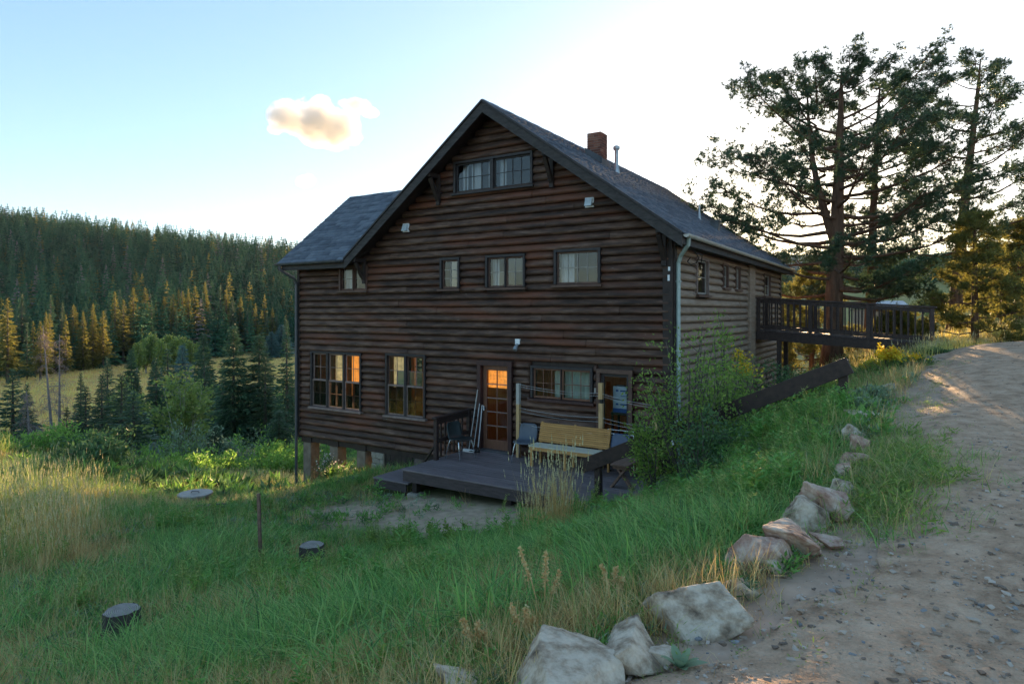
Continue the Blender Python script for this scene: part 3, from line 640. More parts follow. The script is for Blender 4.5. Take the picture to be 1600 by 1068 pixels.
# eave boards + gutters (half-round channel) 
def gutter(name, mat, parent, p0, p1, out, r=.062):
    p0, p1, out = Vector(p0), Vector(p1), Vector(out); vs = []; fs = []; n = 9
    for p in (p0, p1):
        for k in range(n):
            a = math.pi * k / (n - 1); vs.append(p + out * (r - r * math.cos(a)) - Vector((0,0,1)) * r * math.sin(a))
        for k in range(n):
            a = math.pi * (n - 1 - k) / (n - 1); vs.append(p + out * (r - (r-.006) * math.cos(a)) - Vector((0,0,1)) * (r-.006) * math.sin(a))
    m2 = 2 * n
    fs = [(k, (k+1) % m2, m2 + (k+1) % m2, m2 + k) for k in range(m2)]
    mb = MB(); mb.add(vs, fs)
    for p in (p0, p1): mb.add([p + out*(r - r*math.cos(math.pi*k/(n-1))) - Vector((0,0,1))*r*math.sin(math.pi*k/(n-1)) for k in range(n)], [tuple(range(n))])
    return hp(mb, name, mat, parent)
f = MB(); f.box(XE_R-.03, XE_R, YF, YR, ze_r-.24, ze_r-.142); hp(f, 'eave_board', 'fascia', rf)
gutter('gutter', 'gutter', rf, (XE_R+.003, YF+.02, ze_r-.05), (XE_R+.003, YR, ze_r-.05), (1,0,0))
f = MB(); f.box(XW, XE_L-.05, YF, YF+.03, WE_Z-.24, WE_Z-.142); hp(f, 'eave_board', 'fascia', wrf)
gutter('gutter', 'metal_dark', wrf, (XW-.02, YF-.003, WE_Z-.045), (XE_L-.06, YF-.003, WE_Z-.045), (0,-1,0))
# level soffits close the eaves
f = MB(); f.box(.003, XE_R-.031, 0.0, YB+.5, ze_r-.20, ze_r-.18); hp(f, 'soffit', 'fascia', rf)
# knee braces under the rakes
def brace(x, ztop, h):
    b_ = MB(); b_.box(x-.05, x+.05, -.15, -.072, ztop-h, ztop-.02)
    b_.box(x-.045, x+.045, -OH+.01, -.15, ztop-.13, ztop-.03)
    b_.bar((x, -.13, ztop-h+.12), (x, -OH+.07, ztop-.16), .08, .09, (1,0,0))
    hp(b_, 'knee_brace', 'trim', rf, bevel=.004)
brace(-2.66, roof_z(-2.66)-.20, .78); brace(-5.86, roof_z(-5.86)-.20, .78); brace(-.10, roof_z(-.10)-.22, .75); brace(-8.40, roof_z(-8.40)-.22, .7)
# downspouts
sp = MB(); xs_ = .125
sp.tube([(XE_R+.05, -.28, ze_r-.10), (XE_R+.02, -.22, ze_r-.24), (xs_+.06, .06, ze_r-.42), (xs_, .10, ze_r-.55)], .042, 10)
sp.tube([(xs_, .10, ze_r-.54), (xs_, .10, -3.3), (xs_+.10, .02, -3.42)], .042, 10)
for z in (.6, -.8, -2.2): sp.box(xs_-.05, xs_+.05, .05, .15, z, z+.03)
hp(sp, 'downspout', 'spout', smooth=False)
sp = MB()
sp.tube([(XW+.14, YF-.06, WE_Z-.10), (XW+.14, YF-.05, WE_Z-.22), (XL-.03, -.20, WE_Z-.46), (XL-.03, -.135, WE_Z-.60)], .042, 10)
sp.tube([(XL-.03, -.135, WE_Z-.59), (XL-.03, -.135, -5.2)], .042, 10)
hp(sp, 'downspout', 'metal_dark')
# loose cable under the right eave
cbm = MB(); cbm.tube([(.12,.2,1.15),(.2,.35,1.28),(.33,.5,1.25),(.38,.65,1.12),(.3,.75,1.02),(.2,.7,.98),(.17,.55,1.04),(.25,.5,1.12)], .012, 6); cbm.tube([(.36,.55,1.2),(.42,.75,1.18),(.36,.9,1.05)], .01, 6)
hp(cbm, 'loose_cable', 'black')
# ---- chimney, pipes
chx, chy, cw, cd = -3.22, 3.5, .40, .44      # centre, size along x / y
zc0, zc1 = roof_z(chx+cw/2) - .25, 4.84
ch = empty('chimney', (0, 0, -ZB)); ch.parent = house
hp(MB().box(chx-cw/2+.012, chx+cw/2-.012, chy-cd/2+.012, chy+cd/2-.012, zc0, zc1-.03), 'mortar_core', 'mortar', ch)
bh, bl = .066, .20
brick = MB().box(0, 1, 0, .09, 0, bh-.011).mesh('brick', bevel=.0); brick.materials.append(M['brick'])
rb = random.Random(5); z = zc0; row = 0
while z < zc1 - .02:
    for face in range(4):
        L = cw if face % 2 == 0 else cd; u = 0.0; first = True
        while u < L - .01:
            w = (bl if not first or row % 2 else bl/2); w = min(w, L - u); first = False
            o = bpy.data.objects.new('brick', brick); COL.objects.link(o); o.parent = ch
            e = rb.uniform(-.004, .003)
            loc, rz = {0: ((chx-cw/2+u, chy-cd/2+e, z), 0), 1: ((chx+cw/2-e, chy-cd/2+u, z), 90), 2: ((chx+cw/2-u, chy+cd/2-e, z), 180), 3: ((chx-cw/2+e, chy+cd/2-u, z), 270)}[face]
            o.location = loc; o.rotation_euler = (0, 0, R(rz)); o.scale = (w - .011, 1 if L == cw else .8, 1); u += w
    z += bh; row += 1
fm = MB()
zl, zr = roof_z(chx-cw/2), roof_z(chx+cw/2)
fm.prism([(chx-cw/2-.05, zl+.02), (chx+cw/2+.06, zr-.01), (chx+cw/2+.06, zr+.16), (chx-cw/2-.05, zl+.2)], 'y', chy-cd/2-.03, chy-cd/2-.008)
fm.box(chx+cw/2+.006, chx+cw/2+.03, chy-cd/2-.03, chy+cd/2+.03, zr-.06, zr+.15)
hp(fm, 'flashing', 'metal_dark', ch)
def roof_pipe(x, y, h, r, cap=False, name='vent_pipe'):
    z = roof_z(x); p = MB(); p.tube([(x, y, z-.1), (x, y, z+h)], r, 12); p.tube([(x, y, z-.06), (x, y, z+.16), (x, y, z+.19)], [r*1.9, r*1.25, r*1.05], 12)
    if cap: p.tube([(x, y, z+h-.02), (x, y, z+h-.0), (x, y, z+h+.07), (x, y, z+h+.1)], [r*1.2, r*1.7, r*1.7, r*.9], 12)
    hp(p, name, 'galv')
roof_pipe(-2.86, 3.98, .62, .055, True); roof_pipe(-1.35, 6.7, .42, .03); 
bx_ = MB(); z = roof_z(-.95); bx_.box(-1.08, -.84, 6.9, 7.12, z-.1, z+.2); bx_.box(-1.11, -.81, 6.87, 7.15, z+.2, z+.23); hp(bx_, 'roof_vent', 'metal_dark')
# ---- windows
def window(name, o, cols, rows, casing='frame_dark', sash='frame_dark', munt='muntin', units=1, cas=.055, hung=False, curtains=(), sill='frame', side=False, screen=False, gap=.06):
    """casing boards, sill, sashes with their bars and panes; built in the wall plane then turned for the side wall"""
    x0, x1, z0, z1 = o
    w = empty(name, (0, 0, -ZB)); w.parent = house
    def put(mb, nm, mat):
        if side: mb.v = [(-v[1], v[0], v[2]) for v in mb.v]
        return mb.build(nm, M[mat], w)
    D0 = -.105
    put(MB().box(x0, x1, D0, .12, z1-cas, z1), 'head_casing', casing)
    put(MB().box(x0, x0+cas, D0+.002, .12, z0, z1-cas-.001), 'side_casing', casing)
    put(MB().box(x1-cas, x1, D0+.002, .12, z0, z1-cas-.001), 'side_casing', casing)
    put(MB().prism([(D0-.05, z0-.07), (.12, z0-.07), (.12, z0), (D0-.05, z0-.022)], 'x', x0-.045, x1+.045), 'sill', sill)
    ix0, ix1, iz0, iz1 = x0+cas+.001, x1-cas-.001, z0+.001, z1-cas-.001
    uw = (ix1 - ix0 - gap*(units-1)) / units
    for u in range(units):
        a = ix0 + u*(uw+gap); b = a + uw
        if u: put(MB().box(a-gap+.001, a-.001, D0+.012, .12, iz0, iz1), 'mullion', casing)
        tiers = [(iz0, (iz0+iz1)/2 + .01, -.062, 1), (((iz0+iz1)/2 - .02), iz1, -.030, 0)] if hung else [(iz0, iz1, -.040, 0)]
        for (s0, s1, yy, low) in tiers:
            sw_ = .038; s = MB()
            s.box(a, a+sw_, yy, yy+.03, s0, s1); s.box(b-sw_, b, yy, yy+.03, s0, s1); s.box(a+sw_, b-sw_, yy, yy+.03, s0, s0+sw_); s.box(a+sw_, b-sw_, yy, yy+.03, s1-sw_, s1)
            so = put(s, 'sash', 'sash_pale' if low else sash)
            g0, g1, h0, h1 = a+sw_, b-sw_, s0+sw_, s1-sw_; cw_ = (g1-g0)/cols; rh = (h1-h0)/rows; t = .008
            for i in range(cols):
                for j in range(rows):
                    p = MB().add([(g0+i*cw_, yy+.016, h0+j*rh), (g0+(i+1)*cw_, yy+.016, h0+j*rh), (g0+(i+1)*cw_, yy+.016, h0+(j+1)*rh), (g0+i*cw_, yy+.016, h0+(j+1)*rh)], [(0,1,2,3)])
                    put(p, 'pane', 'glass')
            for i in range(1, cols): put(MB().box(g0+i*cw_-t, g0+i*cw_+t, yy+.004, yy+.015, h0, h1), 'muntin', munt)
            for j in range(1, rows): put(MB().box(g0, g1, yy+.006, yy+.014, h0+j*rh-t, h0+j*rh+t), 'muntin', munt)
            if low and screen:
                put(MB().add([(g0, yy-.004, h0), (g1, yy-.004, h0), (g1, yy-.004, h1), (g0, yy-.004, h1)], [(0,1,2,3)]), 'insect_screen', 'screen')
    for (f0, f1, mat) in curtains:
        ca, cb_ = x0 + (x1-x0)*f0, x0 + (x1-x0)*f1; n_ = max(8, int((cb_-ca)/.025)); vs = []; fs = []
        for k in range(n_+1):
            xx = ca + (cb_-ca)*k/n_; yy = .13 + .022*math.sin(k*1.15 + ca*7) + .01*math.sin(k*.43)
            vs += [(xx, yy, z0+.0), (xx + .01*math.sin(k), yy*1.0, z1-.03)]
        fs = [(2*k, 2*k+2, 2*k+3, 2*k+1) for k in range(n_)]
        mb = MB().add(vs, fs)
        if side: mb.v = [(-v[1], v[0], v[2]) for v in mb.v]
        link('curtain', mb.mesh('curtain', True, False), M[mat], w)
    return w
window('gable_window', OPN['gable'], 4, 2, 'frame_dark', 'frame_dark', 'frame_dark', 2, curtains=((.05,.13,'curtain'),(.17,.30,'curtain'),(.40,.46,'curtain'),(.535,.63,'curtain')), sill='frame_dark', gap=.09)
window('window', OPN['tiny'], 1, 2, 'frame', 'frame', 'muntin', 2, curtains=((.04,.44,'curtain'),(.78,.95,'curtain')), gap=.04)
window('window', OPN['narrow'], 2, 3, 'frame_dark', 'frame', 'muntin', 1, curtains=((.78,.97,'curtain'),))
window('window', OPN['pair'], 2, 2, 'frame_dark', 'frame', 'muntin', 2, curtains=((.05,.24,'curtain'),), gap=.03)
window('window', OPN['big'], 4, 2, 'frame_dark', 'frame', 'muntin', 1, curtains=((.06,.36,'curtain'),))
window('triple_window', OPN['triple'], 2, 2, 'frame_dark', 'sash_pale', 'sash_pale', 3, hung=True, sill='sash_pale', screen=True, gap=.07)
_tw = [o for o in house.children if o.name.startswith('triple_window')][0]
hp(MB().box(-9.14, -8.62, .16, .17, -2.45, -1.18), 'amber_glow_panel', 'amber_glow', _tw)  # glowing sheet added for the orange interior light in the right sash
hp(MB().box(-9.78, -9.30, .16, .17, -2.05, -1.18), 'cream_glow_panel', 'cream_glow', _tw)  # glowing sheet added to imitate pale warm room light
window('double_window', OPN['double'], 2, 2, 'frame_dark', 'frame', 'sash_pale', 2, hung=True, sill='sash_pale', screen=True, gap=.07)
_dw = [o for o in house.children if o.name.startswith('double_window')][0]
hp(MB().box(-7.58, -7.05, .16, .17, -2.0, -1.14), 'cream_glow_panel', 'cream_glow', _dw)  # another added glowing sheet, warms the left sash
window('window', OPN['wide'], 3, 2, 'frame_dark', 'door_wood', 'door_wood', 2, curtains=((.33,.96,'curtain_green'),), sill='door_frame', gap=.012)
for o in SIDE_O: window('side_window', o, 1, 2, 'sash_pale' if o[0] < 2 else 'frame', 'muntin', 'muntin', 1, side=True, sill='frame')
# ---- doors
def door_frame(o, w, mat, out=-.13, parent=None):
    x0, x1, z0, z1 = o
    for nm, mb in (('jamb', MB().box(x0, x0+w, out, .10, z0, z1-w)), ('jamb', MB().box(x1-w, x1, out, .10, z0, z1-w)), ('head', MB().box(x0-.01, x1+.01, out-.006, .10, z1-w+.001, z1+.01))):
        hp(mb, nm, mat, parent)
d = empty('french_door', (0, 0, -ZB)); d.parent = house; o = OPN['door']
door_frame(o, .10, 'door_frame', parent=d)
a, b, z0, z1 = o[0]+.102, o[1]-.102, o[2]+.05, o[3]-.102
leaf = MB(); st = .10
leaf.box(a, a+st, .0, .045, z0, z1); leaf.box(b-st, b, .0, .045, z0, z1); leaf.box(a+st, b-st, .0, .045, z0, z0+.22); leaf.box(a+st, b-st, .0, .045, z1-.12, z1); hp(leaf, 'door_leaf', 'door_wood', d)
hp(MB().box(o[0]+.1, o[1]-.1, -.14, .1, o[2]+.003, o[2]+.048), 'threshold', 'metal_dark', d)
g0, g1, h0, h1 = a+st, b-st, z0+.22, z1-.12
for i in range(2):
    for j in range(5):
        hp(MB().add([(g0+(g1-g0)*i/2, .026, h0+(h1-h0)*j/5), (g0+(g1-g0)*(i+1)/2, .026, h0+(h1-h0)*j/5), (g0+(g1-g0)*(i+1)/2, .026, h0+(h1-h0)*(j+1)/5), (g0+(g1-g0)*i/2, .026, h0+(h1-h0)*(j+1)/5)], [(0,1,2,3)]), 'pane', 'glass', d)
hp(MB().box((g0+g1)/2-.011, (g0+g1)/2+.011, .006, .025, h0, h1), 'muntin', 'door_wood', d)
for j in range(1, 5): hp(MB().box(g0, g1, .008, .024, h0+(h1-h0)*j/5-.011, h0+(h1-h0)*j/5+.011), 'muntin', 'sash_pale', d)
hp(MB().tube([(a+.05, -.0, z0+.95), (a+.05, -.055, z0+.95)], .02, 8).tube([(a+.05, -.05, z0+.95), (a+.05, -.075, z0+.95)], .03, 10), 'door_knob', 'metal_dark', d)
hp(MB().box(g0-.02, g1+.02, .10, .11, h1-.42, h1+.02), 'amber_glow_panel', 'amber_glow', d)  # glowing sheet added to turn the top door panes orange
lm = MB(); lx, ly, lz = -4.15, 1.2, -1.62
lm.tube([(lx, ly, lz), (lx, ly, lz+.26)], [.28, .16], 20); hp(lm, 'added_glow_lamp', 'added_shade', d)  # invented lamp, added for an orange glow behind the door
hp(MB().tube([(lx, ly, lz+.26), (lx, ly, -.56)], .008, 6), 'added_lamp_cord', 'black', d)
d = empty('screen_door', (0, 0, -ZB)); d.parent = house; o = OPN['screen']
door_frame(o, .075, 'frame', -.12, d)
a, b, z0, z1 = o[0]+.078, o[1]-.078, o[2]+.01, o[3]-.078
leaf = MB(); st = .07
leaf.box(a, a+st, -.04, -.005, z0, z1); leaf.box(b-st, b, -.04, -.005, z0, z1); leaf.box(a+st, b-st, -.04, -.005, z0, z0+.12); leaf.box(a+st, b-st, -.04, -.005, z1-.07, z1); leaf.box(a+st, b-st, -.04, -.005, z0+.52, z0+.60); hp(leaf, 'door_leaf', 'frame_dark', d)
hp(MB().add([(a+st, -.02, z0+.6), (b-st, -.02, z0+.6), (b-st, -.02, z1-.07), (a+st, -.02, z1-.07)], [(0,1,2,3)]), 'insect_screen', 'glass', d)
sl_ = MB()
for i in range(5): xx = a+st+.05+i*(b-a-2*st-.1)/4; sl_.box(xx-.012, xx+.012, -.03, -.012, z0+.12, z0+.52)
hp(sl_, 'door_spindles', 'frame', d)
hp(MB().box(o[0]-.045, o[0]-.005, -.13, -.09, -1.72, -1.62), 'door_hook', 'muntin', d)
# two pale blue cartons stacked behind the screen door
for k, zz in enumerate((-2.16, -1.87)):
    cb_ = empty('storage_carton', from_house(-1.14, .42) + (zz,), HOUSE_A, ('lower' if k == 0 else 'upper') + ' pale blue carton with dark slots behind the screen door', 'carton')
    MB().box(-.225, .225, -.15, .15, 0, .27).build('carton_body', M['box_white'], cb_, bevel=.004)
    s = MB()
    for (x0, x1, z0, z1) in ((-.16,-.10,.16,.20), (-.06,.09,.16,.19), (.13,.19,.16,.20), (-.05,.09,.06,.075)): s.box(x0, x1, -.153, -.148, z0, z1)
    s.build('dark_slots', M['box_blue'], cb_)
    if k == 0: MB().box(-.228, .228, -.154, .152, .0, .09).build('blue_band', M['box_blue'], cb_)
st_ = empty('storage_shelf', from_house(-1.14, .45) + (-3.44,), HOUSE_A, 'dark shelf stand behind the screen door', 'shelf')
MB().box(-.27, .27, -.2, .2, 1.23, 1.275).build('shelf_top', M['dark'], st_)
for sx in (-.24, .24):
    for sy in (-.17, .17): MB().box(sx-.02, sx+.02, sy-.02, sy+.02, 0, 1.23).build('leg', M['dark'], st_)
# ---- small things fixed on the wall
def wall_vent(x, z):
    v = empty('wall_vent', (0, 0, -ZB)); v.parent = house
    hp(MB().box(x-.10, x+.10, -.085, -.055, z-.11, z+.11), 'vent_plate', 'white', v)
    hp(MB().prism([(-.085, z-.07), (-.17, z-.085), (-.165, z-.075), (-.10, z+.09), (-.085, z+.09)], 'x', x-.085, x+.075), 'vent_hood', 'vent', v)
wall_vent(-6.95, 2.16); wall_vent(-1.76, 2.35)
fl_ = empty('flood_light', (0, 0, -ZB)); fl_.parent = house
hp(MB().box(-3.62, -3.50, -.11, -.06, -.74, -.62), 'lamp_base', 'white', fl_); hp(MB().tube([(-3.56, -.10, -.74), (-3.56, -.17, -.80), (-3.56, -.22, -.87)], [.028, .045, .055], 10), 'lamp_head', 'galv', fl_)
hp(MB().box(-.02, .02, -.105, -.086, .82, .90).box(-.03, .01, -.105, -.086, .62, .74), 'insulator', 'white')
hp(MB().box(.06, .11, -.13, -.09, -2.65, -2.45), 'outlet_box', 'white')
# ---- under the wing: piers, stone foundation, crawl-space door and lattice
for x, zb in ((-10.83, -5.75), (-9.72, -5.35), (-8.66, -4.95)):
    p = empty('pier', (0, 0, -ZB)); p.parent = house
    hp(MB().box(x-.16, x+.16, .02, .36, zb, -3.78), 'pier_shaft', 'concrete', p, bevel=.012)
    hp(MB().box(x-.2, x+.2, .0, .40, -3.779, -3.602), 'pier_cap', 'trim', p)
    hp(MB().box(x-.3, x+.3, -.12, .5, zb-.2, zb+.05), 'footing', 'mortar', p, bevel=.03)
hp(MB().box(XL+.02, -.2, .03, .17, -3.76, -3.601), 'sill_beam', 'trim')
fd = empty('stone_foundation', (0, 0, -ZB)); fd.parent = house
hp(MB().box(-8.30, -.1, .16, .5, -5.3, -3.77), 'core', 'mortar', fd)
hp(MB().box(-8.30, -8.02, .14, 4.4, -5.6, -3.77), 'core', 'mortar', fd)
rs_ = random.Random(9)
stone_meshes = []
for s in range(4):
    bm = bmesh.new(); bmesh.ops.create_cube(bm, size=1.0)
    for v in bm.verts: v.co += Vector((rs_.uniform(-.1,.1), 0, rs_.uniform(-.12,.12)))
    bmesh.ops.bevel(bm, geom=list(bm.edges), offset=.1, segments=1, affect='EDGES'); me = bpy.data.meshes.new('stone'); bm.to_mesh(me); bm.free(); me.materials.append(M['stonewall']); stone_meshes.append(me)
def stones(x0, x1, z0, z1, y):
    z = z0
    while z < z1 - .06:
        h = min(rs_.uniform(.13, .22), z1 - z); x = x0
        while x < x1 - .05:
            w = min(rs_.uniform(.16, .36), x1 - x); o = bpy.data.objects.new('stone', rs_.choice(stone_meshes)); COL.objects.link(o); o.parent = fd
            o.location = (x+w/2, y + rs_.uniform(-.02, .02), z+h/2); o.scale = (w*.97, .16, h*.96); x += w
        z += h
stones(-8.30, -7.86, -5.1, -3.77, .14); stones(-6.35, -5.0, -4.5, -3.77, .14)
hp(MB().box(-7.84, -7.80, .02, .2, -5.0, -3.77), 'crawl_door_jamb', 'concrete')
cd_ = MB()
for i in range(5): cd_.box(-7.79+i*.19, -7.79+(i+1)*.19-.008, .06, .09, -4.95, -3.77)
hp(cd_, 'crawl_door', 'trim')
la = MB(); x0, x1, z0, z1 = -6.80, -5.45, -4.6, -3.77
def lat(sl):
    for k in np.arange(-1.4, 2.4, .062):
        pts = []
        a = (x0, z0 + k) if sl > 0 else (x0, z1 - k)
        t0, t1 = 0, x1 - x0
        za = a[1]; zb = a[1] + sl * (x1 - x0)
        ts = [t for t in (0.0, x1-x0)]
        lo, hi = 0.0, x1 - x0
        ta = (z0 - za) / sl; tb = (z1 - za) / sl
        lo = max(lo, min(ta, tb)); hi = min(hi, max(ta, tb))
        if hi - lo > .03: la.bar((x0+lo, .08 + (.006 if sl > 0 else -.006), za+sl*lo), (x0+hi, .08 + (.006 if sl > 0 else -.006), za+sl*hi), .008, .022, (0,1,0) if False else (0,0,1))
lat(1.0); lat(-1.0)
hp(la, 'lattice_screen', 'sash_pale')
# ------------------------------------------------------------------ deck, stairs, bridge
def at_house(x, y, z): return from_house(x, y) + (z,)
DZ = -3.29
deck = empty('porch_deck', at_house(0, 0, -3.85), HOUSE_A, 'low plum-grey plank deck along the front of the log house', 'deck')
DU = (0, 0, 3.85)
plank = MB().box(0, 1, 0, .136, -.032, 0).mesh('plank', bevel=.004); plank.materials.append(M['deck'])
rd = random.Random(4); y = -2.47; k = 0
while y < -.10:
    x = -4.95; cuts = [rd.uniform(-3.2, -2.0), rd.uniform(-1.4, -.6)] if k % 2 else [rd.uniform(-4.0, -3.3), rd.uniform(-1.9, -1.0)]
    for e in cuts + [.32]:
        o = bpy.data.objects.new('plank', plank); COL.objects.link(o); o.parent = deck
        o.location = (x, y, DZ + 3.85 + rd.uniform(-.002, .002)); o.scale = (e - x - .004, 1, 1); x = e
    y += .1415; k += 1
MB().box(-4.93, .30, -2.455, -2.415, DZ-.25, DZ-.034).build('rim_board', M['deck_side'], deck, DU)
MB().box(-4.93, -4.89, -2.414, -.12, DZ-.25, DZ-.034).build('rim_board', M['deck_side'], deck, DU)
for x in np.arange(-4.4, .3, .6): MB().box(x-.02, x+.02, -2.41, -.13, DZ-.22, DZ-.035).build('joist', M['trim'], deck, DU)
for x in (-4.75, -2.4, -.1): 
    MB().box(x-.06, x+.06, -2.3, -2.18, -4.0, DZ-.221).build('support_post', M['trim'], deck, DU); MB().box(x-.14, x+.14, -2.4, -2.1, -4.1, -3.80).build('footing', M['stonewall'], deck, DU, bevel=.03)
ls = empty('side_step', at_house(-5.4, -1.7, -3.95), HOUSE_A, 'low plank landing step at the lattice end of the deck', 'step')
for i in range(8):
    o = bpy.data.objects.new('plank', plank); COL.objects.link(o); o.parent = ls; o.location = (-.52, -.62 + i*.1415, .33); o.scale = (1.02 - .004*(i % 2), 1, 1)
MB().box(-.50, .42, -.60, -.565, .12, .296).build('rim_board', M['deck_side'], ls); MB().box(-.50, -.465, -.564, .5, .12, .296).build('rim_board', M['deck_side'], ls)
for sx in (-.42, .3):
    for sy in (-.5, .4): MB().box(sx-.05, sx+.05, sy-.05, sy+.05, -.35, .119).build('leg', M['trim'], ls)
# railing at the left end of the deck
rg_ = empty('deck_railing', at_house(-4.86, -.8, DZ), HOUSE_A, 'dark stained railing across the left end of the deck', 'railing')
MB().box(-.045, .045, -.68, -.59, -.3, .90).build('post', M['rail'], rg_, bevel=.005)
MB().box(-.045, .045, .55, .64, .001, .93).build('post', M['rail'], rg_, bevel=.005)
MB().bar((0, -.72, .93), (0, .66, .96), .13, .04).build('top_rail', M['rail'], rg_, bevel=.005); MB().bar((0, -.588, .84), (0, .548, .865), .04, .11).build('upper_rail', M['rail'], rg_); MB().bar((0, -.588, .42), (0, .548, .43), .04, .08).build('lower_rail', M['rail'], rg_)
for yv in np.linspace(-.42, .38, 6): MB().box(-.058, -.022, yv-.018, yv+.018, .05, .90).build('baluster', M['rail'], rg_)
MB().bar((-.05, -.66, .28), (-.75, -.2, -.28), .04, .05).build('brace', M['rail'], rg_)
# stairs from the deck up to the road
sx0, RISE, RUN, NS = .36, .189, .296, 10
stair = empty('stairs', at_house(sx0, -1.85, DZ), HOUSE_A, 'dark timber stairs climbing from the deck to the gravel road', 'stairs')
for i in range(NS):
    MB().box(i*RUN-.02, i*RUN+RUN, -.55, .55, (i+1)*RISE-.045, (i+1)*RISE).build('tread', M['lumber_grey'], stair, bevel=.004)
for sy in (-.58, .58): MB().prism([(-.04, -.2), (NS*RUN, NS*RISE-.1), (NS*RUN, NS*RISE-.32), (.12, -.36), (-.04, -.36)], 'y', sy-.02, sy+.02).build('stringer', M['trim'], stair)
hr = empty('stair_handrail', at_house(-.45, -2.48, -3.6), HOUSE_A, 'long dark sloping handrail on two posts beside the stairs', 'handrail')
MB().box(-.055, .055, -.055, .055, -.1, 1.02).build('post', M['rail'], hr, bevel=.006)
MB().box(3.77-.06, 3.77+.06, -.06, .06, 2.05, 2.93).build('post', M['rail'], hr, bevel=.006)
MB().bar((-.33, -.085, .90), (3.86, -.087, 2.86), .045, .235).build('rail_board', M['rail'], hr, bevel=.005)
# footbridge from the road to the upper floor
BR = empty('footbridge', at_house(.15, 8.0, -1.0), HOUSE_A, 'dark timber footbridge with baluster railings joining road and upper floor', 'bridge')
BL = 4.42
def bz(x): return .47 - .30 * x / BL         # deck height above the empty
bpl = MB().box(0, .136, -.62, .62, -.035, 0).mesh('plank', bevel=.004); bpl.materials.append(M['deck_side'])
for i in range(31):
    o = bpl and bpy.data.objects.new('plank', bpl); COL.objects.link(o); o.parent = BR; o.location = (i*.1415, 0, bz(i*.1415))
for sy in (-.6, .6):
    MB().bar((0, sy*1.03, bz(0)-.16), (BL, sy*1.03, bz(BL)-.16), .06, .24).build('beam', M['rail'], BR)
    for xp in (.05, 1.45, 2.9, BL-.05): MB().box(xp-.05, xp+.05, sy-.05, sy+.05, bz(xp)-.25, bz(xp)+.93).build('post', M['rail'], BR, bevel=.005)
    MB().bar((-.02, sy, bz(0)+.945), (BL+.06, sy, bz(BL)+.945), .15, .045).build('top_rail', M['rail'], BR, bevel=.005)
    MB().bar((.0, sy-.0, bz(0)+.86), (BL, sy, bz(BL)+.86), .04, .11).build('upper_rail', M['rail'], BR)
    MB().bar((.0, sy, bz(0)+.10), (BL, sy, bz(BL)+.10), .04, .09).build('lower_rail', M['rail'], BR)
    xs = [v for v in np.arange(.2, BL-.1, .165) if min(abs(v-p) for p in (.05,1.45,2.9,BL-.05)) > .07]
    for xv in xs: MB().box(xv-.019, xv+.019, sy-.055 if sy < 0 else sy+.021, sy-.021 if sy < 0 else sy+.055, bz(xv)+.05, bz(xv)+.90).build('baluster', M['rail'], BR)
for xp in (.62,):
    for sy in (-.56, .56): MB().box(xp-.06, xp+.06, sy-.06, sy+.06, -2.6, bz(xp)-.04).build('support_post', M['rail'], BR)
# ------------------------------------------------------------------ deck furniture
def shell_mesh():
    prof = [(-.235,.425),(-.22,.445),(-.15,.452),(-.05,.44),(.06,.43),(.13,.44),(.18,.475),(.21,.54),(.235,.62),(.255,.70),(.27,.77),(.275,.80)]
    wid = [.19,.21,.222,.228,.228,.222,.212,.21,.212,.208,.185,.13]; n = 9; vs = []; fs = []
    for (y_, z_), w in zip(prof, wid):
        for k in range(n):
            t = k/(n-1)*2-1; vs.append((t*w, y_ - (.03*t*t if z_ > .5 else 0), z_ + (.022*t*t if z_ < .5 else 0)))
    for i in range(len(prof)-1):
        for k in range(n-1): fs.append((i*n+k, i*n+k+1, (i+1)*n+k+1, (i+1)*n+k))
    me = bpy.data.meshes.new('shell'); me.from_pydata(vs, [], fs)
    bm = bmesh.new(); bm.from_mesh(me); bmesh.ops.solidify(bm, geom=list(bm.faces), thickness=.009); bmesh.ops.recalc_face_normals(bm, faces=bm.faces); bm.to_mesh(me); bm.free()
    me.polygons.foreach_set('use_smooth', [True]*len(me.polygons)); return me
SHELL = shell_mesh()
def chair(x, y, rz, mat, label):
    ch = empty('shell_chair', at_house(x, y, DZ), HOUSE_A + R(rz), label, 'chair', 'chairs on the deck')
    me = SHELL.copy(); link('seat_shell', me, M[mat], ch)
    for sx in (-1, 1):
        for sy, yb in ((-1, -.24), (1, .23)):
            MB().tube([(sx*.235, yb*1.06, .005), (sx*.20, yb*.72, .34), (sx*.185, yb*.62, .41), (sx*.15, yb*.55, .424), (0, yb*.53, .424)], .0115, 8).build('leg', M['chrome'], ch, smooth=True)
    return ch
chair(-4.50, -1.02, 78, 'chair_dark', 'dark green shell chair with chrome legs by the deck railing')
chair(-3.10, -.52, 12, 'chair_blue', 'blue-grey shell chair between the glass door and slatted bench')
chair(-.93, -.60, -4, 'chair_navy', 'navy shell chair at the screen door beside the slatted bench')
bn = empty('slatted_bench', at_house(-1.98, -.55, DZ), HOUSE_A, 'long yellow slatted wooden bench against the log wall', 'bench')
for i in range(10): MB().box(-.83, .83, .105 + i*.011, .125 + i*.011, .47 + i*.040, .47 + i*.040 + .035).build('back_slat', M['bench_wood'], bn, bevel=.003)
for i in range(4): MB().box(-.85, .85, -.30 + i*.095, -.30 + i*.095 + .088, .425, .45).build('seat_slat', M['bench_seat'], bn, bevel=.003)
MB().box(-.83, .83, -.285, -.26, .35, .423).build('apron', M['bench_wood'], bn)
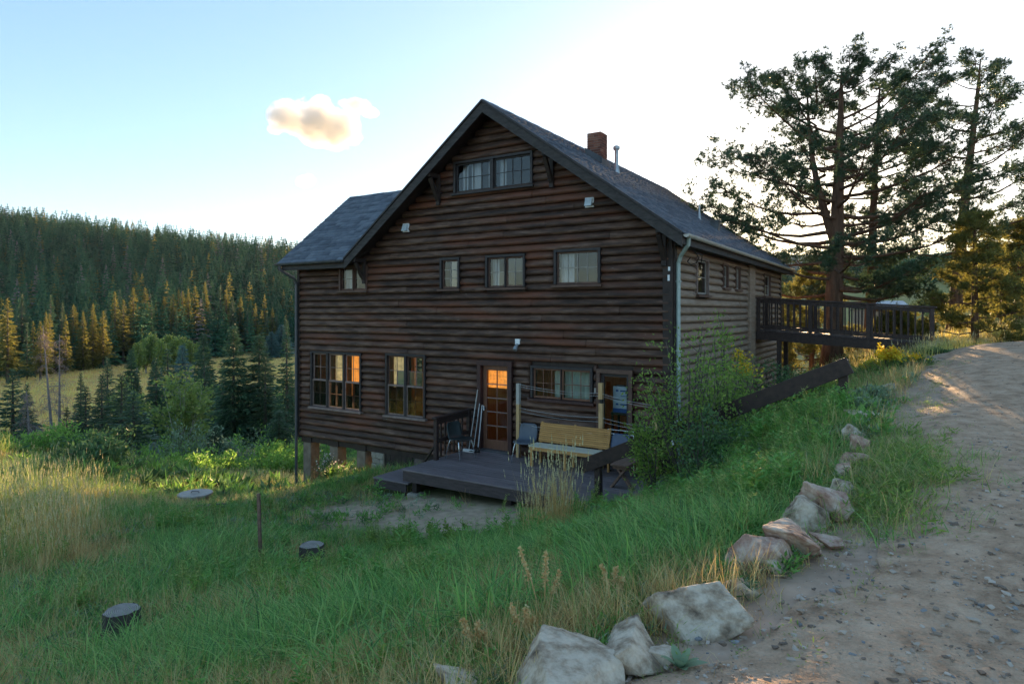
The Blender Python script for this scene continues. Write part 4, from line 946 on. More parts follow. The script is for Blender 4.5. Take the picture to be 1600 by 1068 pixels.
for sx in (-.80, 0, .80):
    MB().box(sx-.025, sx+.025, -.258, -.205, 0, .424).build('leg', M['bench_wood'], bn); MB().box(sx-.02, sx+.02, .13, .18, 0, .42).build('leg', M['bench_wood'], bn)
    MB().bar((sx, .165, .40), (sx, .255, .88), .04, .04).build('back_post', M['bench_wood'], bn)
tb = empty('trestle_bench', at_house(-.47, -.90, DZ), HOUSE_A, 'old brown plank bench on crossed legs beside the handrail', 'bench')
for i in range(2): MB().box(-.17 + i*.172, -.17 + i*.172 + .168, -.64, .64, .43, .465).build('seat_plank', M['old_bench'], tb, bevel=.004)
MB().box(-.02, .02, -.5, .5, .34, .429).build('stretcher', M['old_bench'], tb)
for sy in (-.5, .5):
    MB().bar((-.20, sy-.021, .0), (.13, sy-.021, .43), .04, .10, (0,1,0)).build('leg', M['old_bench'], tb); MB().bar((.20, sy+.021, .0), (-.13, sy+.021, .43), .04, .10, (0,1,0)).build('leg', M['old_bench'], tb)
    MB().box(-.16, .16, sy-.045, sy-.042+.085, .36, .4295).build('cleat', M['old_bench'], tb)
# clothes-drying line: posts and wires
cl = empty('clothes_line', at_house(-1.8, -.22, DZ), HOUSE_A, 'wire clothes line strung between lumber posts in front of the wall', 'clothes line')
MB().box(-1.70, -1.62, -.04, .04, .002, 1.20).build('post', M['lumber'], cl); MB().box(-1.70, -1.62, -.04, .04, 1.202, 1.67).build('post_top', M['lumber_grey'], cl)
MB().box(.335, .425, -.04, .04, .002, 1.37).build('post', M['lumber'], cl); MB().box(.33, .42, -.045, .035, 1.46, 1.80).build('post_top', M['lumber'], cl); MB().box(.355, .405, -.02, .02, 1.371, 1.459).build('post_splice', M['black'], cl)
MB().box(1.52, 1.61, -.04, .04, .002, 1.30).build('post', M['lumber'], cl)
for z0, zm, z1, yo in ((1.66,1.585,1.42,-.03),(1.60,1.52,1.36,.03),(1.13,1.08,.98,-.03),(1.04,.98,.90,.03),(.78,.74,.70,-.03),(.70,.66,.62,.03)):
    pts = []
    for (xa, za, xb, zb) in ((-1.66, z0, .38, zm), (.38, zm, 1.56, z1)):
        for t in np.linspace(0, 1, 9): pts.append((xa+(xb-xa)*t, yo, za+(zb-za)*t - .05*4*t*(1-t)*(xb-xa)/2))
    MB().tube(pts, .003, 5).build('wire', M['wire'], cl)
wk = empty('folding_walker', at_house(-.95, -.30, DZ), HOUSE_A, 'thin white tubular rack behind the navy chair', 'rack')
MB().tube([(-.28, 0, .002), (-.28, 0, .86), (.28, 0, .86), (.28, 0, .002)], .011, 8).build('frame_tube', M['white'], wk); MB().tube([(-.28, 0, .78), (.28, 0, .78)], .008, 6).build('cross_tube', M['white'], wk)
# mops and brooms leaning by the door
for i, (x, y, h, lean, mat, lab) in enumerate(((-4.72, -.40, 1.45, .10, 'handle', 'longest grey broom handle leaning on the wall by the railing'), (-4.62, -.36, 1.12, .03, 'galv', 'pale aluminium mop pole leaning beside the broom'), (-4.53, -.30, 1.08, -.03, 'wire', 'thin bent-top pole leaning nearest the glass door'))):
    mp_ = empty('mop' if i else 'broom', at_house(x, y, DZ), HOUSE_A, lab, 'mop' if i else 'broom', 'cleaning tools leaning on the wall')
    top = (lean, .22, h); MB().tube([(0, 0, .04), (lean*.5, .11, h/2), top] + ([(lean+.06, .2, h-.02), (lean+.07, .19, h-.12)] if i == 2 else []), .013, 8).build('handle', M[mat], mp_)
    if i == 0: MB().box(-.16, .16, -.03, .03, .002, .07).build('brush_head', M['white'], mp_, bevel=.01)
    else: MB().tube([(0, -.03, .003), (0, .0, .05), (0, .01, .12)], [.09, .05, .018], 10).build('mop_head', M['black'], mp_, smooth=True)
# ------------------------------------------------------------------ vegetation builders
def unit(a): return a / np.maximum(np.linalg.norm(a, axis=-1, keepdims=True), 1e-9)
def leaves_np(P, D, L, W, rg, fold=.25):
    """diamond leaves at P pointing along D"""
    n = len(P); D = unit(D); r = unit(rg.normal(size=(n, 3))); S = unit(np.cross(D, r)); N = np.cross(S, D)
    L = np.broadcast_to(L, n)[:, None]; W = np.broadcast_to(W, n)[:, None]
    V = np.stack([P, P + D*L*.45 + S*W*.5 + N*W*fold, P + D*L, P + D*L*.45 - S*W*.5 + N*W*fold], 1)
    b = np.arange(n)[:, None] * 4
    return V.reshape(-1, 3), np.concatenate([b + [[0,1,2]], b + [[0,2,3]]])
def tufts_np(P, D, rg, k=14, L=.15, W=.016, spread=1.0):
    """needle tufts: k thin triangles around D"""
    n = len(P); D = np.repeat(unit(D), k, 0); Pp = np.repeat(P, k, 0)
    d = unit(D * rg.uniform(.15, 1.0, (n*k, 1)) + unit(rg.normal(size=(n*k, 3))) * spread * .85); S = unit(np.cross(d, rg.normal(size=(n*k, 3))))
    ln = (L * rg.uniform(.7, 1.15, (n*k, 1))); w = W
    V = np.stack([Pp - S*w*.5, Pp + S*w*.5, Pp + d*ln], 1)
    return V.reshape(-1, 3), np.arange(n*k*3).reshape(-1, 3)
def join_np(parts):
    V = []; F = []; b = 0
    for v, f in parts: V.append(v); F.append(np.asarray(f) + b); b += len(v)
    return np.concatenate(V), np.concatenate(F)
def tree_root(name, x, y, label, cat, group=None, rz=0.0, dz=0.0):
    return empty(name, (x, y, gz(x, y) + dz), rz, label, cat, group)
# ---- tall ponderosa pines
def pine_parts(H, prof, seed, r0, lean=(0,0), nb=46, start=.22, tuft_k=12, tL=.16, tW=.022, dens=1.0, curve=.1, second=None):
    """prof: list (height fraction, crown radius). Returns trunk MB, needle verts, faces"""
    rg = np.random.default_rng(seed); wood = MB(); N = 14
    hs = np.linspace(0, 1, N); wob = rg.normal(0, .03, (N, 2)).cumsum(0) * H / 14
    axis_ = np.stack([lean[0]*hs**1.2 + wob[:, 0]*.5, lean[1]*hs**1.2 + wob[:, 1]*.5, hs*H], 1)
    rad = r0 * (1 - hs)**.75 + .02; rad[0] *= 1.25
    wood.tube([tuple(p) for p in axis_ - np.array([0,0,0])], list(rad), 12)
    if second:                                        # a second stem leaving the trunk
        h0, dx, dy, h1 = second; b0 = np.array([np.interp(h0, hs, axis_[:, i]) for i in range(3)]); b1 = np.array([b0[0]+dx, b0[1]+dy, h1*H])
        pts = [b0 + (b1-b0)*t + np.array([dx*.25*math.sin(math.pi*t), dy*.25*math.sin(math.pi*t), 0]) for t in np.linspace(0, 1, 8)]
        wood.tube([tuple(p) for p in pts], list(np.linspace(r0*.5, .03, 8)), 8)
    TP = []; TD = []
    hf = [p[0] for p in prof]; rf_ = [p[1] for p in prof]
    for i in range(nb):
        f = start + (1-start) * (max(0, i + rg.uniform(-.4, .4)) / nb)**.95; f = min(max(f, start), .985)
        az = i * 2.39996 + rg.uniform(-.5, .5); L = np.interp(f, hf, rf_) * rg.uniform(.75, 1.15)
        o = np.array([np.interp(f, hs, axis_[:, k]) for k in range(3)])
        if second and f > second[0] + .08 and rg.random() < .4 and f < second[3]:
            t = (f - second[0]) / (second[3] - second[0]); o = o*(1-t*0) + np.array([second[1]*t*1.05, second[2]*t*1.05, 0]); L *= .8
        d = np.array([math.cos(az), math.sin(az), 0]); rise = np.interp(f, [start, .5, .8, 1.0], [-.10, .10, .30, .5]) + rg.normal(0, .10)
        n_ = 7; side = np.array([-d[1], d[0], 0]) * rg.normal(0, .12); pts = []
        for k in range(n_):
            t = k/(n_-1); pts.append(o + d*L*t + side*L*t*t + np.array([0, 0, L*(rise*t + curve*math.sin(t*math.pi)*-.6 + .18*t*t)]) + rg.normal(0, .02, 3)*(t > 0))
        br = r0 * .26 * (1-f)**.4 * rg.uniform(.7, 1.2) + .008
        wood.tube([tuple(p) for p in pts], list(np.linspace(br, .008, n_)), 6, cap=False)
        pts = np.array(pts); nt_ = int((5 + L*6.5) * dens)
        for j in range(nt_):
            t = rg.uniform(.30, 1.0)**.65; bp_ = np.array([np.interp(t, np.linspace(0,1,n_), pts[:, k]) for k in range(3)])
            dd = unit(d*rg.uniform(.2,1) + np.array([-d[1], d[0], 0])*rg.choice([-1,1])*rg.uniform(.3,1.2) + np.array([0,0,rg.uniform(-.05,.8)]))
            l_ = L * rg.uniform(.10, .22) + .12; e = bp_ + dd*l_
            wood.tube([tuple(bp_), tuple((bp_+e)/2 + rg.normal(0,.02,3)), tuple(e)], [.010, .007, .004], 4, cap=False)
            for q in range(rg.integers(7, 13)):
                TP.append(e + rg.normal(0, .10, 3)*[1,1,.75]); TD.append(dd*.6 + np.array([0,0,.35]) + rg.normal(0, .45, 3))
        TP.append(pts[-1]); TD.append(d + np.array([0,0,.3]))
    for q in range(8): TP.append(axis_[-1] + rg.normal(0, .1, 3)); TD.append(np.array([0,0,1.0]) + rg.normal(0,.4,3))
    V, F = tufts_np(np.array(TP), np.array(TD), rg, tuft_k, tL, tW)
    return wood, V, F
def put_tree(name, x, y, label, cat, parts, bark, needle, group=None, crown='crown', rz=0.0):
    r = tree_root(name, x, y, label, cat, group, rz, -.08); wood, V, F = parts
    wood.build('trunk', M[bark], r, smooth=True); link(crown, np_mesh(crown, V, F), M[needle], r); return r
def tx(u, Y): return (u - 800) / F_PX * Y
def top_h(u, v, Y): return (HOR - v) / F_PX * Y - gz(tx(u, Y), Y) + .08
G_P = 'pines beyond the footbridge'
Y1 = 23.0; x1 = tx(1300, Y1); H1 = top_h(1310, 104, Y1)
put_tree('ponderosa_pine', x1, Y1, 'tallest broad-crowned pine with forked trunk hiding the low sun', 'tree',
         pine_parts(H1, [(0,.5),(.2,2.2),(.34,3.9),(.5,4.5),(.62,4.2),(.75,3.2),(.88,2.2),(.96,1.1),(1,.3)], 11, .33, (.3,0), 62, .24, dens=1.08, second=(.40,-.9,.3,.93)), 'bark', 'needle', G_P)
Y2 = 25.2; x2 = tx(1356, Y2); H2 = top_h(1380, 122, Y2)
put_tree('ponderosa_pine', x2, Y2, 'straight pine just right of the tallest pine behind the footbridge', 'tree',
         pine_parts(H2, [(0,.4),(.2,1.9),(.27,2.4),(.33,1.2),(.5,1.3),(.62,2.5),(.78,2.5),(.92,1.5),(1,.3)], 12, .20, (.5,0), 46, .20, dens=.9), 'bark', 'needle', G_P)
Y3 = 25.0; x3 = tx(1487, Y3); H3 = top_h(1535, 88, Y3)
put_tree('ponderosa_pine', x3, Y3, 'open-branched leaning pine with bare gaps at the road bend', 'tree',
         pine_parts(H3, [(0,.4),(.28,2.2),(.42,2.9),(.55,2.7),(.7,2.3),(.85,1.5),(.95,.8),(1,.3)], 13, .24, (1.0,0), 36, .30, dens=.85), 'bark', 'needle', G_P)
def young_pine(u, v, Y, R_, seed, label, mat='needle_sun_tint', dens=1.0, k=10, nb=34):
    H = top_h(u, v, Y)
    return put_tree('young_pine', tx(u, Y), Y, label, 'tree', pine_parts(H, [(0,R_*.75),(.15,R_),(.4,R_*.85),(.7,R_*.5),(.9,R_*.25),(1,.06)], seed, .035*H**.7, (0,0), nb, .08, k, .15, .022, dens, .05), 'bark', mat, G_P)
young_pine(1524, 335, 19.0, 1.25, 21, 'young pine with dark trunk at the road edge')
young_pine(1588, 350, 25.0, 2.2, 22, 'dense bushy young pine where the road leaves the picture', nb=46)
young_pine(1565, 385, 30.0, 2.0, 23, 'young pine behind the dense bushy one at the road bend', nb=40)
young_pine(1625, 330, 30.0, 2.6, 24, 'tall bushy pine partly cut by the picture edge', nb=46)
young_pine(1404, 492, 22.0, .85, 25, 'small bright young pine seen through the footbridge end', nb=26)
young_pine(1268, 420, 28.0, 1.7, 26, 'sunlit young pine just beyond the far end of the house', nb=36, dens=1.1)
young_pine(1235, 445, 32.0, 1.6, 27, 'low sunlit pine tucked against the house end', nb=30)
young_pine(1462, 455, 48.0, 1.9, 28, 'dark spruce-like pine standing alone on the meadow', 'spruce', nb=40)
# ---- spruces and valley conifers
def conifer_np(H, R_, seed, whorls=26, nbr=8, pairs=5, droop=.25, bare=.06, ragged=.18, width=.34):
    rg = np.random.default_rng(seed); wood = MB(); wood.tube([(0,0,0),(0,0,H*.5),(0,0,H*.97)], [H*.014+.03, H*.009+.02, .012], 7)
    P = []; D = []; LL = []
    for i in range(whorls):
        t = (i + rg.uniform(.2, .8)) / whorls; h = H * (bare + (1-bare) * t); r = R_ * ((1-t)**.85) * rg.uniform(1-ragged, 1+ragged) + .07 * R_
        for b in range(nbr):
            az = (b + rg.uniform(-.4,.4)) * 2*math.pi/nbr + i*.9; L = r * rg.uniform(.7, 1.15); d = np.array([math.cos(az), math.sin(az), 0]); s = np.array([-d[1], d[0], 0])
            dz = -droop * (1 - t*.9) + .35 * max(0, t-.75); hj = h + rg.normal(0, .012*H)
            for k in range(pairs):
                q = (k + .6) / pairs; c0 = d*L*q*.82 + np.array([0, 0, hj + L*(dz*q + .12*q*q)])
                for sg in (-1, 1):
                    P.append(c0 + rg.normal(0, .02*R_, 3)); D.append(d*.8 + s*sg*rg.uniform(.4, 1.0)*(1.15-q) + np.array([0,0,rg.uniform(-.55,.05)])); LL.append(L*(.9/pairs**.6) + .09*R_*(1-t*.5))
            P.append(d*L*.72 + np.array([0,0,hj+L*dz*.8])); D.append(d + np.array([0,0,.05])); LL.append(L*.34 + .05*R_)
    for k in range(26):
        a = k*.8; P.append(np.array([0,0,H*(.86+.0050*k)])); D.append(np.array([math.cos(a)*.5, math.sin(a)*.5, 1.0])); LL.append(.05*H*.6)
    LL = np.array(LL); V, F = leaves_np(np.array(P), np.array(D), LL*rg.uniform(.8,1.2,len(LL)), LL*width, rg, .1)
    return wood, V, F
CON = {}
def conifer(kind, u, v, Y, label, R_=None, mat='spruce', group=None, name='spruce_tree', rz=None):
    """kind: prototype (height 10 m); copied and scaled to the height seen"""
    x = tx(u, Y); H = top_h(u, v, Y)
    if kind not in CON:
        p = dict(full=dict(R_=2.0, whorls=40, nbr=11, pairs=9, width=.2), slim=dict(R_=1.35, whorls=38, nbr=10, pairs=7, width=.22), pine=dict(R_=1.6, whorls=28, nbr=9, pairs=8, droop=-.12, bare=.12, ragged=.4, width=.24), lodge=dict(R_=1.25, whorls=28, nbr=8, pairs=5, droop=.05, bare=.18, ragged=.35, width=.3), far=dict(R_=1.7, whorls=22, nbr=8, pairs=4, width=.32))[kind]
        w, V, F = conifer_np(10.0, seed=hash_seed(kind), **p); CON[kind] = (w.mesh('trunk', True), np_mesh('crown', V, F))
        CON[kind][0].materials.append(M['bark_grey'])
    r = tree_root(name, x, Y, label, 'tree', group, random.uniform(0, 6.28) if rz is None else rz, -.1)
    key = (kind, mat)
    if key not in CON:
        me = CON[kind][1].copy(); me.materials.clear(); me.materials.append(M[mat]); CON[key] = me
    s = H / 10.0; rs = (R_ / {'full':2.0,'slim':1.35,'pine':1.6,'lodge':1.25,'far':1.7}[kind]) if R_ else s
    for nm, me in (('trunk', CON[kind][0]), ('crown', CON[key])):
        o = link(nm, me, None, r); o.scale = (rs, rs, s)
    return r
def hash_seed(s): return sum(ord(ch) * (i+3) for i, ch in enumerate(s))
G_V = 'conifers in the valley below the house'
conifer('full', 365, 508, 46, 'tall dense spruce standing left of its twin below the house', 2.2, group=G_V)
conifer('full', 405, 522, 47, 'tall spruce with layered branches nearest the house corner', 2.6, group=G_V)
conifer('slim', 448, 505, 40, 'thin sparse pine rising against the left house edge', 1.1, 'spruce', G_V, 'pine_tree')
conifer('full', 285, 538, 66, 'blue-green spruce at the near edge of the meadow', 2.2, 'spruce_blue', G_V)
conifer('full', 318, 520, 72, 'dark spruce beside the blue-green one at the meadow edge', 2.4, group=G_V)
conifer('pine', 262, 545, 58, 'slender dark pine left of the blue-green spruce', 2.0, group=G_V, name='pine_tree')
conifer('slim', 244, 560, 54, 'narrow dark pine in front of the aspens', 1.6, group=G_V, name='pine_tree')
conifer('pine', 208, 612, 38, 'dark young pine with visible trunk among the willows', 1.9, 'spruce', G_V, 'pine_tree')
conifer('pine', 190, 585, 42, 'bushy young pine behind the dark one among the willows', 2.0, 'needle', G_V, 'pine_tree')
conifer('slim', 159, 585, 44, 'narrow pointed young pine on the meadow edge', 1.3, 'needle', G_V, 'pine_tree')
conifer('pine', 134, 603, 46, 'small rounded young pine at the meadow edge', 1.5, 'needle', G_V, 'pine_tree')
conifer('pine', 20, 577, 52, 'thin layered pine at the left picture edge', 2.0, 'spruce', G_V, 'pine_tree')
conifer('slim', 42, 600, 50, 'smaller pine beside the layered one at the left edge', 1.2, 'spruce', G_V, 'pine_tree')
conifer('full', 240, 690, 29, 'little blue-green spruce sapling among bright willows', .55, 'spruce_blue', G_V)
conifer('full', 335, 660, 36, 'small dark spruce beneath the tall twin spruces', 1.0, 'spruce', G_V)
conifer('full', 424, 518, 186, 'left of two small blue spruces on the far meadow', 3.6, 'spruce_blue', G_V)
conifer('full', 440, 507, 190, 'right of two small blue spruces on the far meadow', 4.2, 'spruce_blue', G_V)
conifer('full', 436, 640, 33, 'dark spruce half hidden behind the downspout corner', 1.3, 'spruce', G_V)
G_H = 'unseen conifers added behind the house for shade'
for k, (x, Y) in enumerate(((-9.5,58),(-5.5,62),(-2,57),(1.5,61),(4.5,57),(7.5,60),(9.6,56))):  # unseen spruces added to keep the low sun off the left grass
    conifer('full', 800 + x/Y*F_PX, HOR - 4.5/Y*F_PX, Y, 'dense unseen spruce added behind the house to cast shade', 3.0, 'spruce', G_H)
# golden row: pines along the far meadow edge, their tops in the sun
G_E = 'pines along the far edge of the meadow'
re_ = random.Random(12)
row = []
for k in range(64):
    u = -30 + k * 7.6 + re_.uniform(-5, 5); x_at = 118 + 95 * max(0, min(1, (u - 40) / 380))
    Yk = x_at + re_.uniform(-3, 16); xk_ = tx(u, Yk); Hk = re_.uniform(10.0, 16.5) * (1.0 if u < 330 else .95)
    row.append((u, Yk, Hk))
for u, Yk, Hk in row:
    z = gz(tx(u, Yk), Yk); v = HOR - (z + Hk) / Yk * F_PX
    conifer(re_.choice(['lodge', 'slim', 'far', 'lodge']), u, v, Yk, 'tall lodgepole pine in the row edging the far side of the golden meadow', Hk*re_.uniform(.11,.15), re_.choice(['needle_sun_tint','needle','needle_sun_tint','spruce']), G_E, 'lodgepole_pine')
# ---- leafy trees and shrubs
def shrub_parts(H, Rx, seed, nleaf, ll, lw, stems=16, up=.6, base_r=.12, arch=.3, thick=.018, shape=1.0, trunk=0.0):
    rg = np.random.default_rng(seed); wood = MB(); C_ = []; D_ = []
    per = max(4, nleaf // (stems * 6))
    if trunk: wood.tube([(0,0,-.1), (.03,.02,trunk*.5), (0,0,trunk)], [thick*3.2, thick*2.4, thick*1.8], 7)
    for i in range(stems):
        az = rg.uniform(0, 2*math.pi); q = rg.uniform(0, 1)**.6 * Rx; hh = trunk + (H-trunk) * (1 - .55*(q/Rx)**2*shape) * rg.uniform(.72, 1.03)
        b = np.array([math.cos(az)*base_r*q/Rx, math.sin(az)*base_r*q/Rx, trunk*.7 if trunk else -.05]); e = np.array([math.cos(az)*q, math.sin(az)*q, hh])
        m_ = (b + e)/2 + np.array([math.cos(az), math.sin(az), 0])*-arch*q*.4 + rg.normal(0, .05*Rx, 3); ts = np.linspace(0, 1, 7)[:, None]
        pts = (1-ts)**2*b + 2*ts*(1-ts)*m_ + ts**2*e
        wood.tube([tuple(p) for p in pts], list(np.linspace(thick, thick*.25, 7)), 5, cap=False)
        for j in range(6):
            t = rg.uniform(.25, 1.0); p = (1-t)**2*b + 2*t*(1-t)*m_ + t*t*e; dr = unit(rg.normal(size=3) + np.array([math.cos(az)*.6, math.sin(az)*.6, up])); l_ = (H*.10 + Rx*.16) * rg.uniform(.6, 1.4)
            if j % 2 == 0: wood.tube([tuple(p), tuple(p + dr*l_*.9)], [thick*.3, thick*.15], 4, cap=False)
            s = rg.uniform(.1, 1.05, per)[:, None]; c_ = p + dr*l_*s + rg.normal(0, .045*(H*.5+Rx), (per, 3)) * np.array([1,1,.8])
            C_.append(c_); D_.append(dr + rg.normal(0, .7, (per, 3)) + np.array([0,0,.15]))
    P = np.concatenate(C_); P[:, 2] = np.maximum(P[:, 2], .02); n = len(P)
    V, F = leaves_np(P, np.concatenate(D_), ll * rg.uniform(.6, 1.2, n), lw * rg.uniform(.7, 1.2, n), rg)
    return wood, V, F
def shrub(name, x, y, H, Rx, seed, nleaf, ll, lw, mat, label, cat='shrub', group=None, bark='bark_grey', extra=None, **k):
    r = tree_root(name, x, y, label, cat, group, 0, -.03); wood, V, F = shrub_parts(H, Rx, seed, nleaf, ll, lw, **k)
    wood.build('stems', M[bark], r, smooth=True); link('foliage', np_mesh('foliage', V, F), M[mat], r)
    if extra: extra(r, V)
    return r
def blossoms(mat, n, size, seed, top=.55, name='blossoms'):
    def go(r, V):
        rg = np.random.default_rng(seed); hi = V[V[:, 2] > V[:, 2].max()*top]; P = hi[rg.integers(0, len(hi), n)] + rg.normal(0, .03, (n, 3)) + np.array([0,0,.03])
        v, f = leaves_np(P, rg.normal(size=(n, 3)) + np.array([0,0,1]), size, size*.8, rg); link(name, np_mesh(name, v, f), M[mat], r)
    return go
G_B = 'bushes at the house corner and stairs'
def hb(u, Y): return tx(u, Y), Y
def near_bush(u, v, Y, Rx, seed, nleaf, mat, label, ll=.065, lw=.032, **k):
    return shrub('bush', tx(u, Y), Y, top_h(u, v, Y), Rx, seed, nleaf, ll, lw, mat, label, 'bush', G_B, **k)
near_bush(1078, 505, 9.9, .85, 31, 3300, 'bush', 'tall leafy bush hiding the house corner and downspout', stems=22)
near_bush(1132, 528, 10.3, .85, 32, 3100, 'bush', 'second tall leafy bush right of the corner bush before the side wall', stems=20)
near_bush(1022, 615, 10.35, .42, 33, 2200, 'bush', 'loose leafy branch bush hanging over the plank bench', stems=12)
near_bush(1098, 640, 9.0, .62, 34, 3000, 'willow_dark', 'dark bushy undergrowth at the foot of the corner bush', stems=18)
near_bush(1176, 560, 13.2, .62, 35, 3200, 'bush', 'yellow-flowered bush against the side wall below the footbridge', extra=blossoms('flower', 420, .05, 3, .72), stems=16)
near_bush(1222, 560, 14.2, .8, 36, 3200, 'willow_dark', 'grey-green bush under the house end of the footbridge', stems=16)
near_bush(1275, 578, 13.6, .85, 37, 3200, 'bush', 'low olive bush under the middle of the footbridge', stems=16)
near_bush(1150, 615, 11.6, .7, 38, 3400, 'willow_dark', 'dark bush behind the sloping handrail', stems=16)
near_bush(1242, 640, 10.3, .55, 39, 2600, 'willow', 'fresh green feathery bush below the handrail', ll=.05, lw=.012, stems=18)
near_bush(1200, 665, 9.0, .6, 40, 3200, 'willow', 'bright feathery bush on the bank below the handrail', ll=.06, lw=.012, stems=20)
near_bush(1275, 660, 8.3, .5, 41, 2400, 'willow', 'bright feathery bush beside the handrail post', ll=.05, lw=.011, stems=18)
near_bush(1355, 600, 9.8, .36, 42, 1500, 'silver', 'silvery sage plant right of the handrail post', stems=16)
near_bush(1340, 625, 8.6, .26, 43, 900, 'silver', 'small silvery sage at the foot of the handrail post', stems=12)
near_bush(1392, 560, 13.8, .55, 44, 2400, 'bush', 'yellow rabbitbrush in flower under the footbridge rail', extra=blossoms('flower', 1300, .055, 5, .5), ll=.05, lw=.014, stems=18)
near_bush(1362, 572, 14.6, .4, 45, 1500, 'bush', 'smaller yellow rabbitbrush left of the large one', extra=blossoms('flower', 600, .05, 6, .5), ll=.05, lw=.014, stems=14)
near_bush(1432, 560, 13.6, .5, 46, 1800, 'willow_dark', 'green leafy clump at the road end of the footbridge', extra=blossoms('flower', 90, .04, 7, .5), stems=14)
near_bush(1470, 552, 15.2, .5, 47, 1500, 'willow_dark', 'low dark weed clump beside the road past the footbridge', stems=14)
near_bush(1578, 520, 19.5, .75, 48, 1600, 'g_gold', 'brush painted sunlit gold at the road bend under the pines', ll=.22, lw=.016, stems=22)  # gold leaf colour stands in for low sun on the bush
near_bush(1508, 528, 20.5, .6, 49, 1200, 'g_gold', 'smaller golden dry brush below the leaning pine', ll=.2, lw=.016, stems=18)
G_W = 'willow bushes in the valley bottom'
def willow(u, v, Y, Rx, seed, mat, label, n=2600, H=None):
    return shrub('willow_bush', tx(u, Y), Y, H or max(.8, top_h(u, v, Y)), Rx, seed, n, .20, .075, mat, label, 'bush', G_W, stems=20, thick=.03, base_r=.5, arch=.1, shape=.8)
willow(405, 697, 30, 2.6, 61, 'willow', 'broad bright green willow nearest the house piers', 3600)
willow(440, 712, 26, 1.5, 60, 'willow', 'bright willow touching the left house edge')
willow(335, 712, 27, 1.7, 62, 'willow', 'bright green willow left of the broad one')
willow(285, 715, 25, 1.5, 63, 'willow', 'rounded yellow-green willow behind the round cover')
willow(248, 712, 27, 1.4, 64, 'willow', 'yellow-green willow beside the little blue spruce sapling')
willow(205, 722, 24, 1.6, 65, 'willow_dark', 'dark willow left of the spruce sapling')
willow(120, 662, 30, 2.0, 66, 'willow', 'large bright willow in front of the dead trees')
willow(70, 672, 29, 1.8, 67, 'willow', 'bright willow left of the large one before the dead trees')
willow(15, 678, 28, 1.9, 68, 'willow', 'bright willow at the left picture edge')
willow(160, 668, 29, 1.6, 69, 'willow_dark', 'deep green willow right of the large bright one')
willow(355, 690, 36, 1.7, 70, 'silver', 'greyish willow under the tall twin spruces', 2200)
willow(298, 675, 42, 2.2, 71, 'willow_dark', 'dull green willow behind the yellow-green ones', 2200)
willow(232, 668, 44, 2.4, 72, 'willow_dark', 'shaded willow behind the young pines', 2200)
willow(425, 600, 78, 3.4, 73, 'willow', 'fresh green poplar clump at the meadow edge by the house', 2600)
willow(445, 660, 40, 2.2, 74, 'willow', 'light green willow behind the house corner spruce', 2200)
willow(345, 640, 60, 2.6, 75, 'willow_dark', 'grey-green thicket between the valley spruces', 2200)
willow(135, 735, 19, 1.1, 76, 'willow_dark', 'dark broad-leaved bush at the end of the tall grass', 2400)
rw = random.Random(31)
for k in range(16):
    u = rw.uniform(-40, 465); Y = rw.uniform(31, 56); Hh = rw.uniform(1.6, 3.6); z = gz(tx(u, Y), Y)
    willow(u, HOR - (z + Hh)/Y*F_PX, Y, rw.uniform(1.5, 2.6), 400 + k, rw.choice(['willow', 'willow', 'willow_dark', 'silver']), 'leafy willow in the thicket filling the valley bottom', 1700)
for k in range(12):
    u = rw.uniform(90, 465); Y = rw.uniform(44, 74); Hh = rw.uniform(5, 9.5); z = gz(tx(u, Y), Y)
    conifer(rw.choice(['slim', 'full', 'pine']), u, HOR - (z + Hh)/Y*F_PX, Y, 'valley conifer scattered among the willows before the meadow', Hh*rw.uniform(.13, .2), rw.choice(['spruce', 'needle', 'spruce']), 'conifers scattered among the willows', 'valley_conifer')
# leafy poplars with pale stems
G_A = 'aspens at the far edge of the meadow'
for k, (u, v, Y) in enumerate(((228,528,132),(240,522,134),(252,530,130),(263,523,138),(274,528,134),(286,526,142),(298,532,140),(310,535,146),(214,536,128),(322,541,150))):
    x = tx(u, Y); H = top_h(u, v, Y)
    if k == 0:
        AS = shrub_parts(10.0, 1.5, 81, 2200, .6, .42, stems=14, thick=.10, trunk=1.6, base_r=.1, shape=.9); asm = (AS[0].mesh('trunk', True), np_mesh('crown', AS[1], AS[2])); asm[0].materials.append(M['aspen_bark']); asm[1].materials.append(M['aspen'])
    r = tree_root('aspen_tree', x, Y, 'pale-stemmed yellow-green aspen in the clump on the far meadow edge', 'tree', G_A, k*1.3, -.1)
    for nm, me in zip(('trunk', 'crown'), asm): o = link(nm, me, None, r); o.scale = (H/10, H/10, H/10)
for u, v, Y, sd_, lab in ((284,585,37,82,'pale green young aspen with a curved white stem in the willows'), (196,600,50,83,'light green young aspen behind the dark young pines'), (312,600,56,84,'small grey-green aspen between the meadow spruces')):
    H = top_h(u, v, Y); shrub('young_aspen', tx(u, Y), Y, H, 1.25, sd_, 2200, .26, .17, 'aspen', lab, 'tree', None, 'aspen_bark', stems=18, thick=.035, trunk=H*.25, base_r=.1, shape=.5)
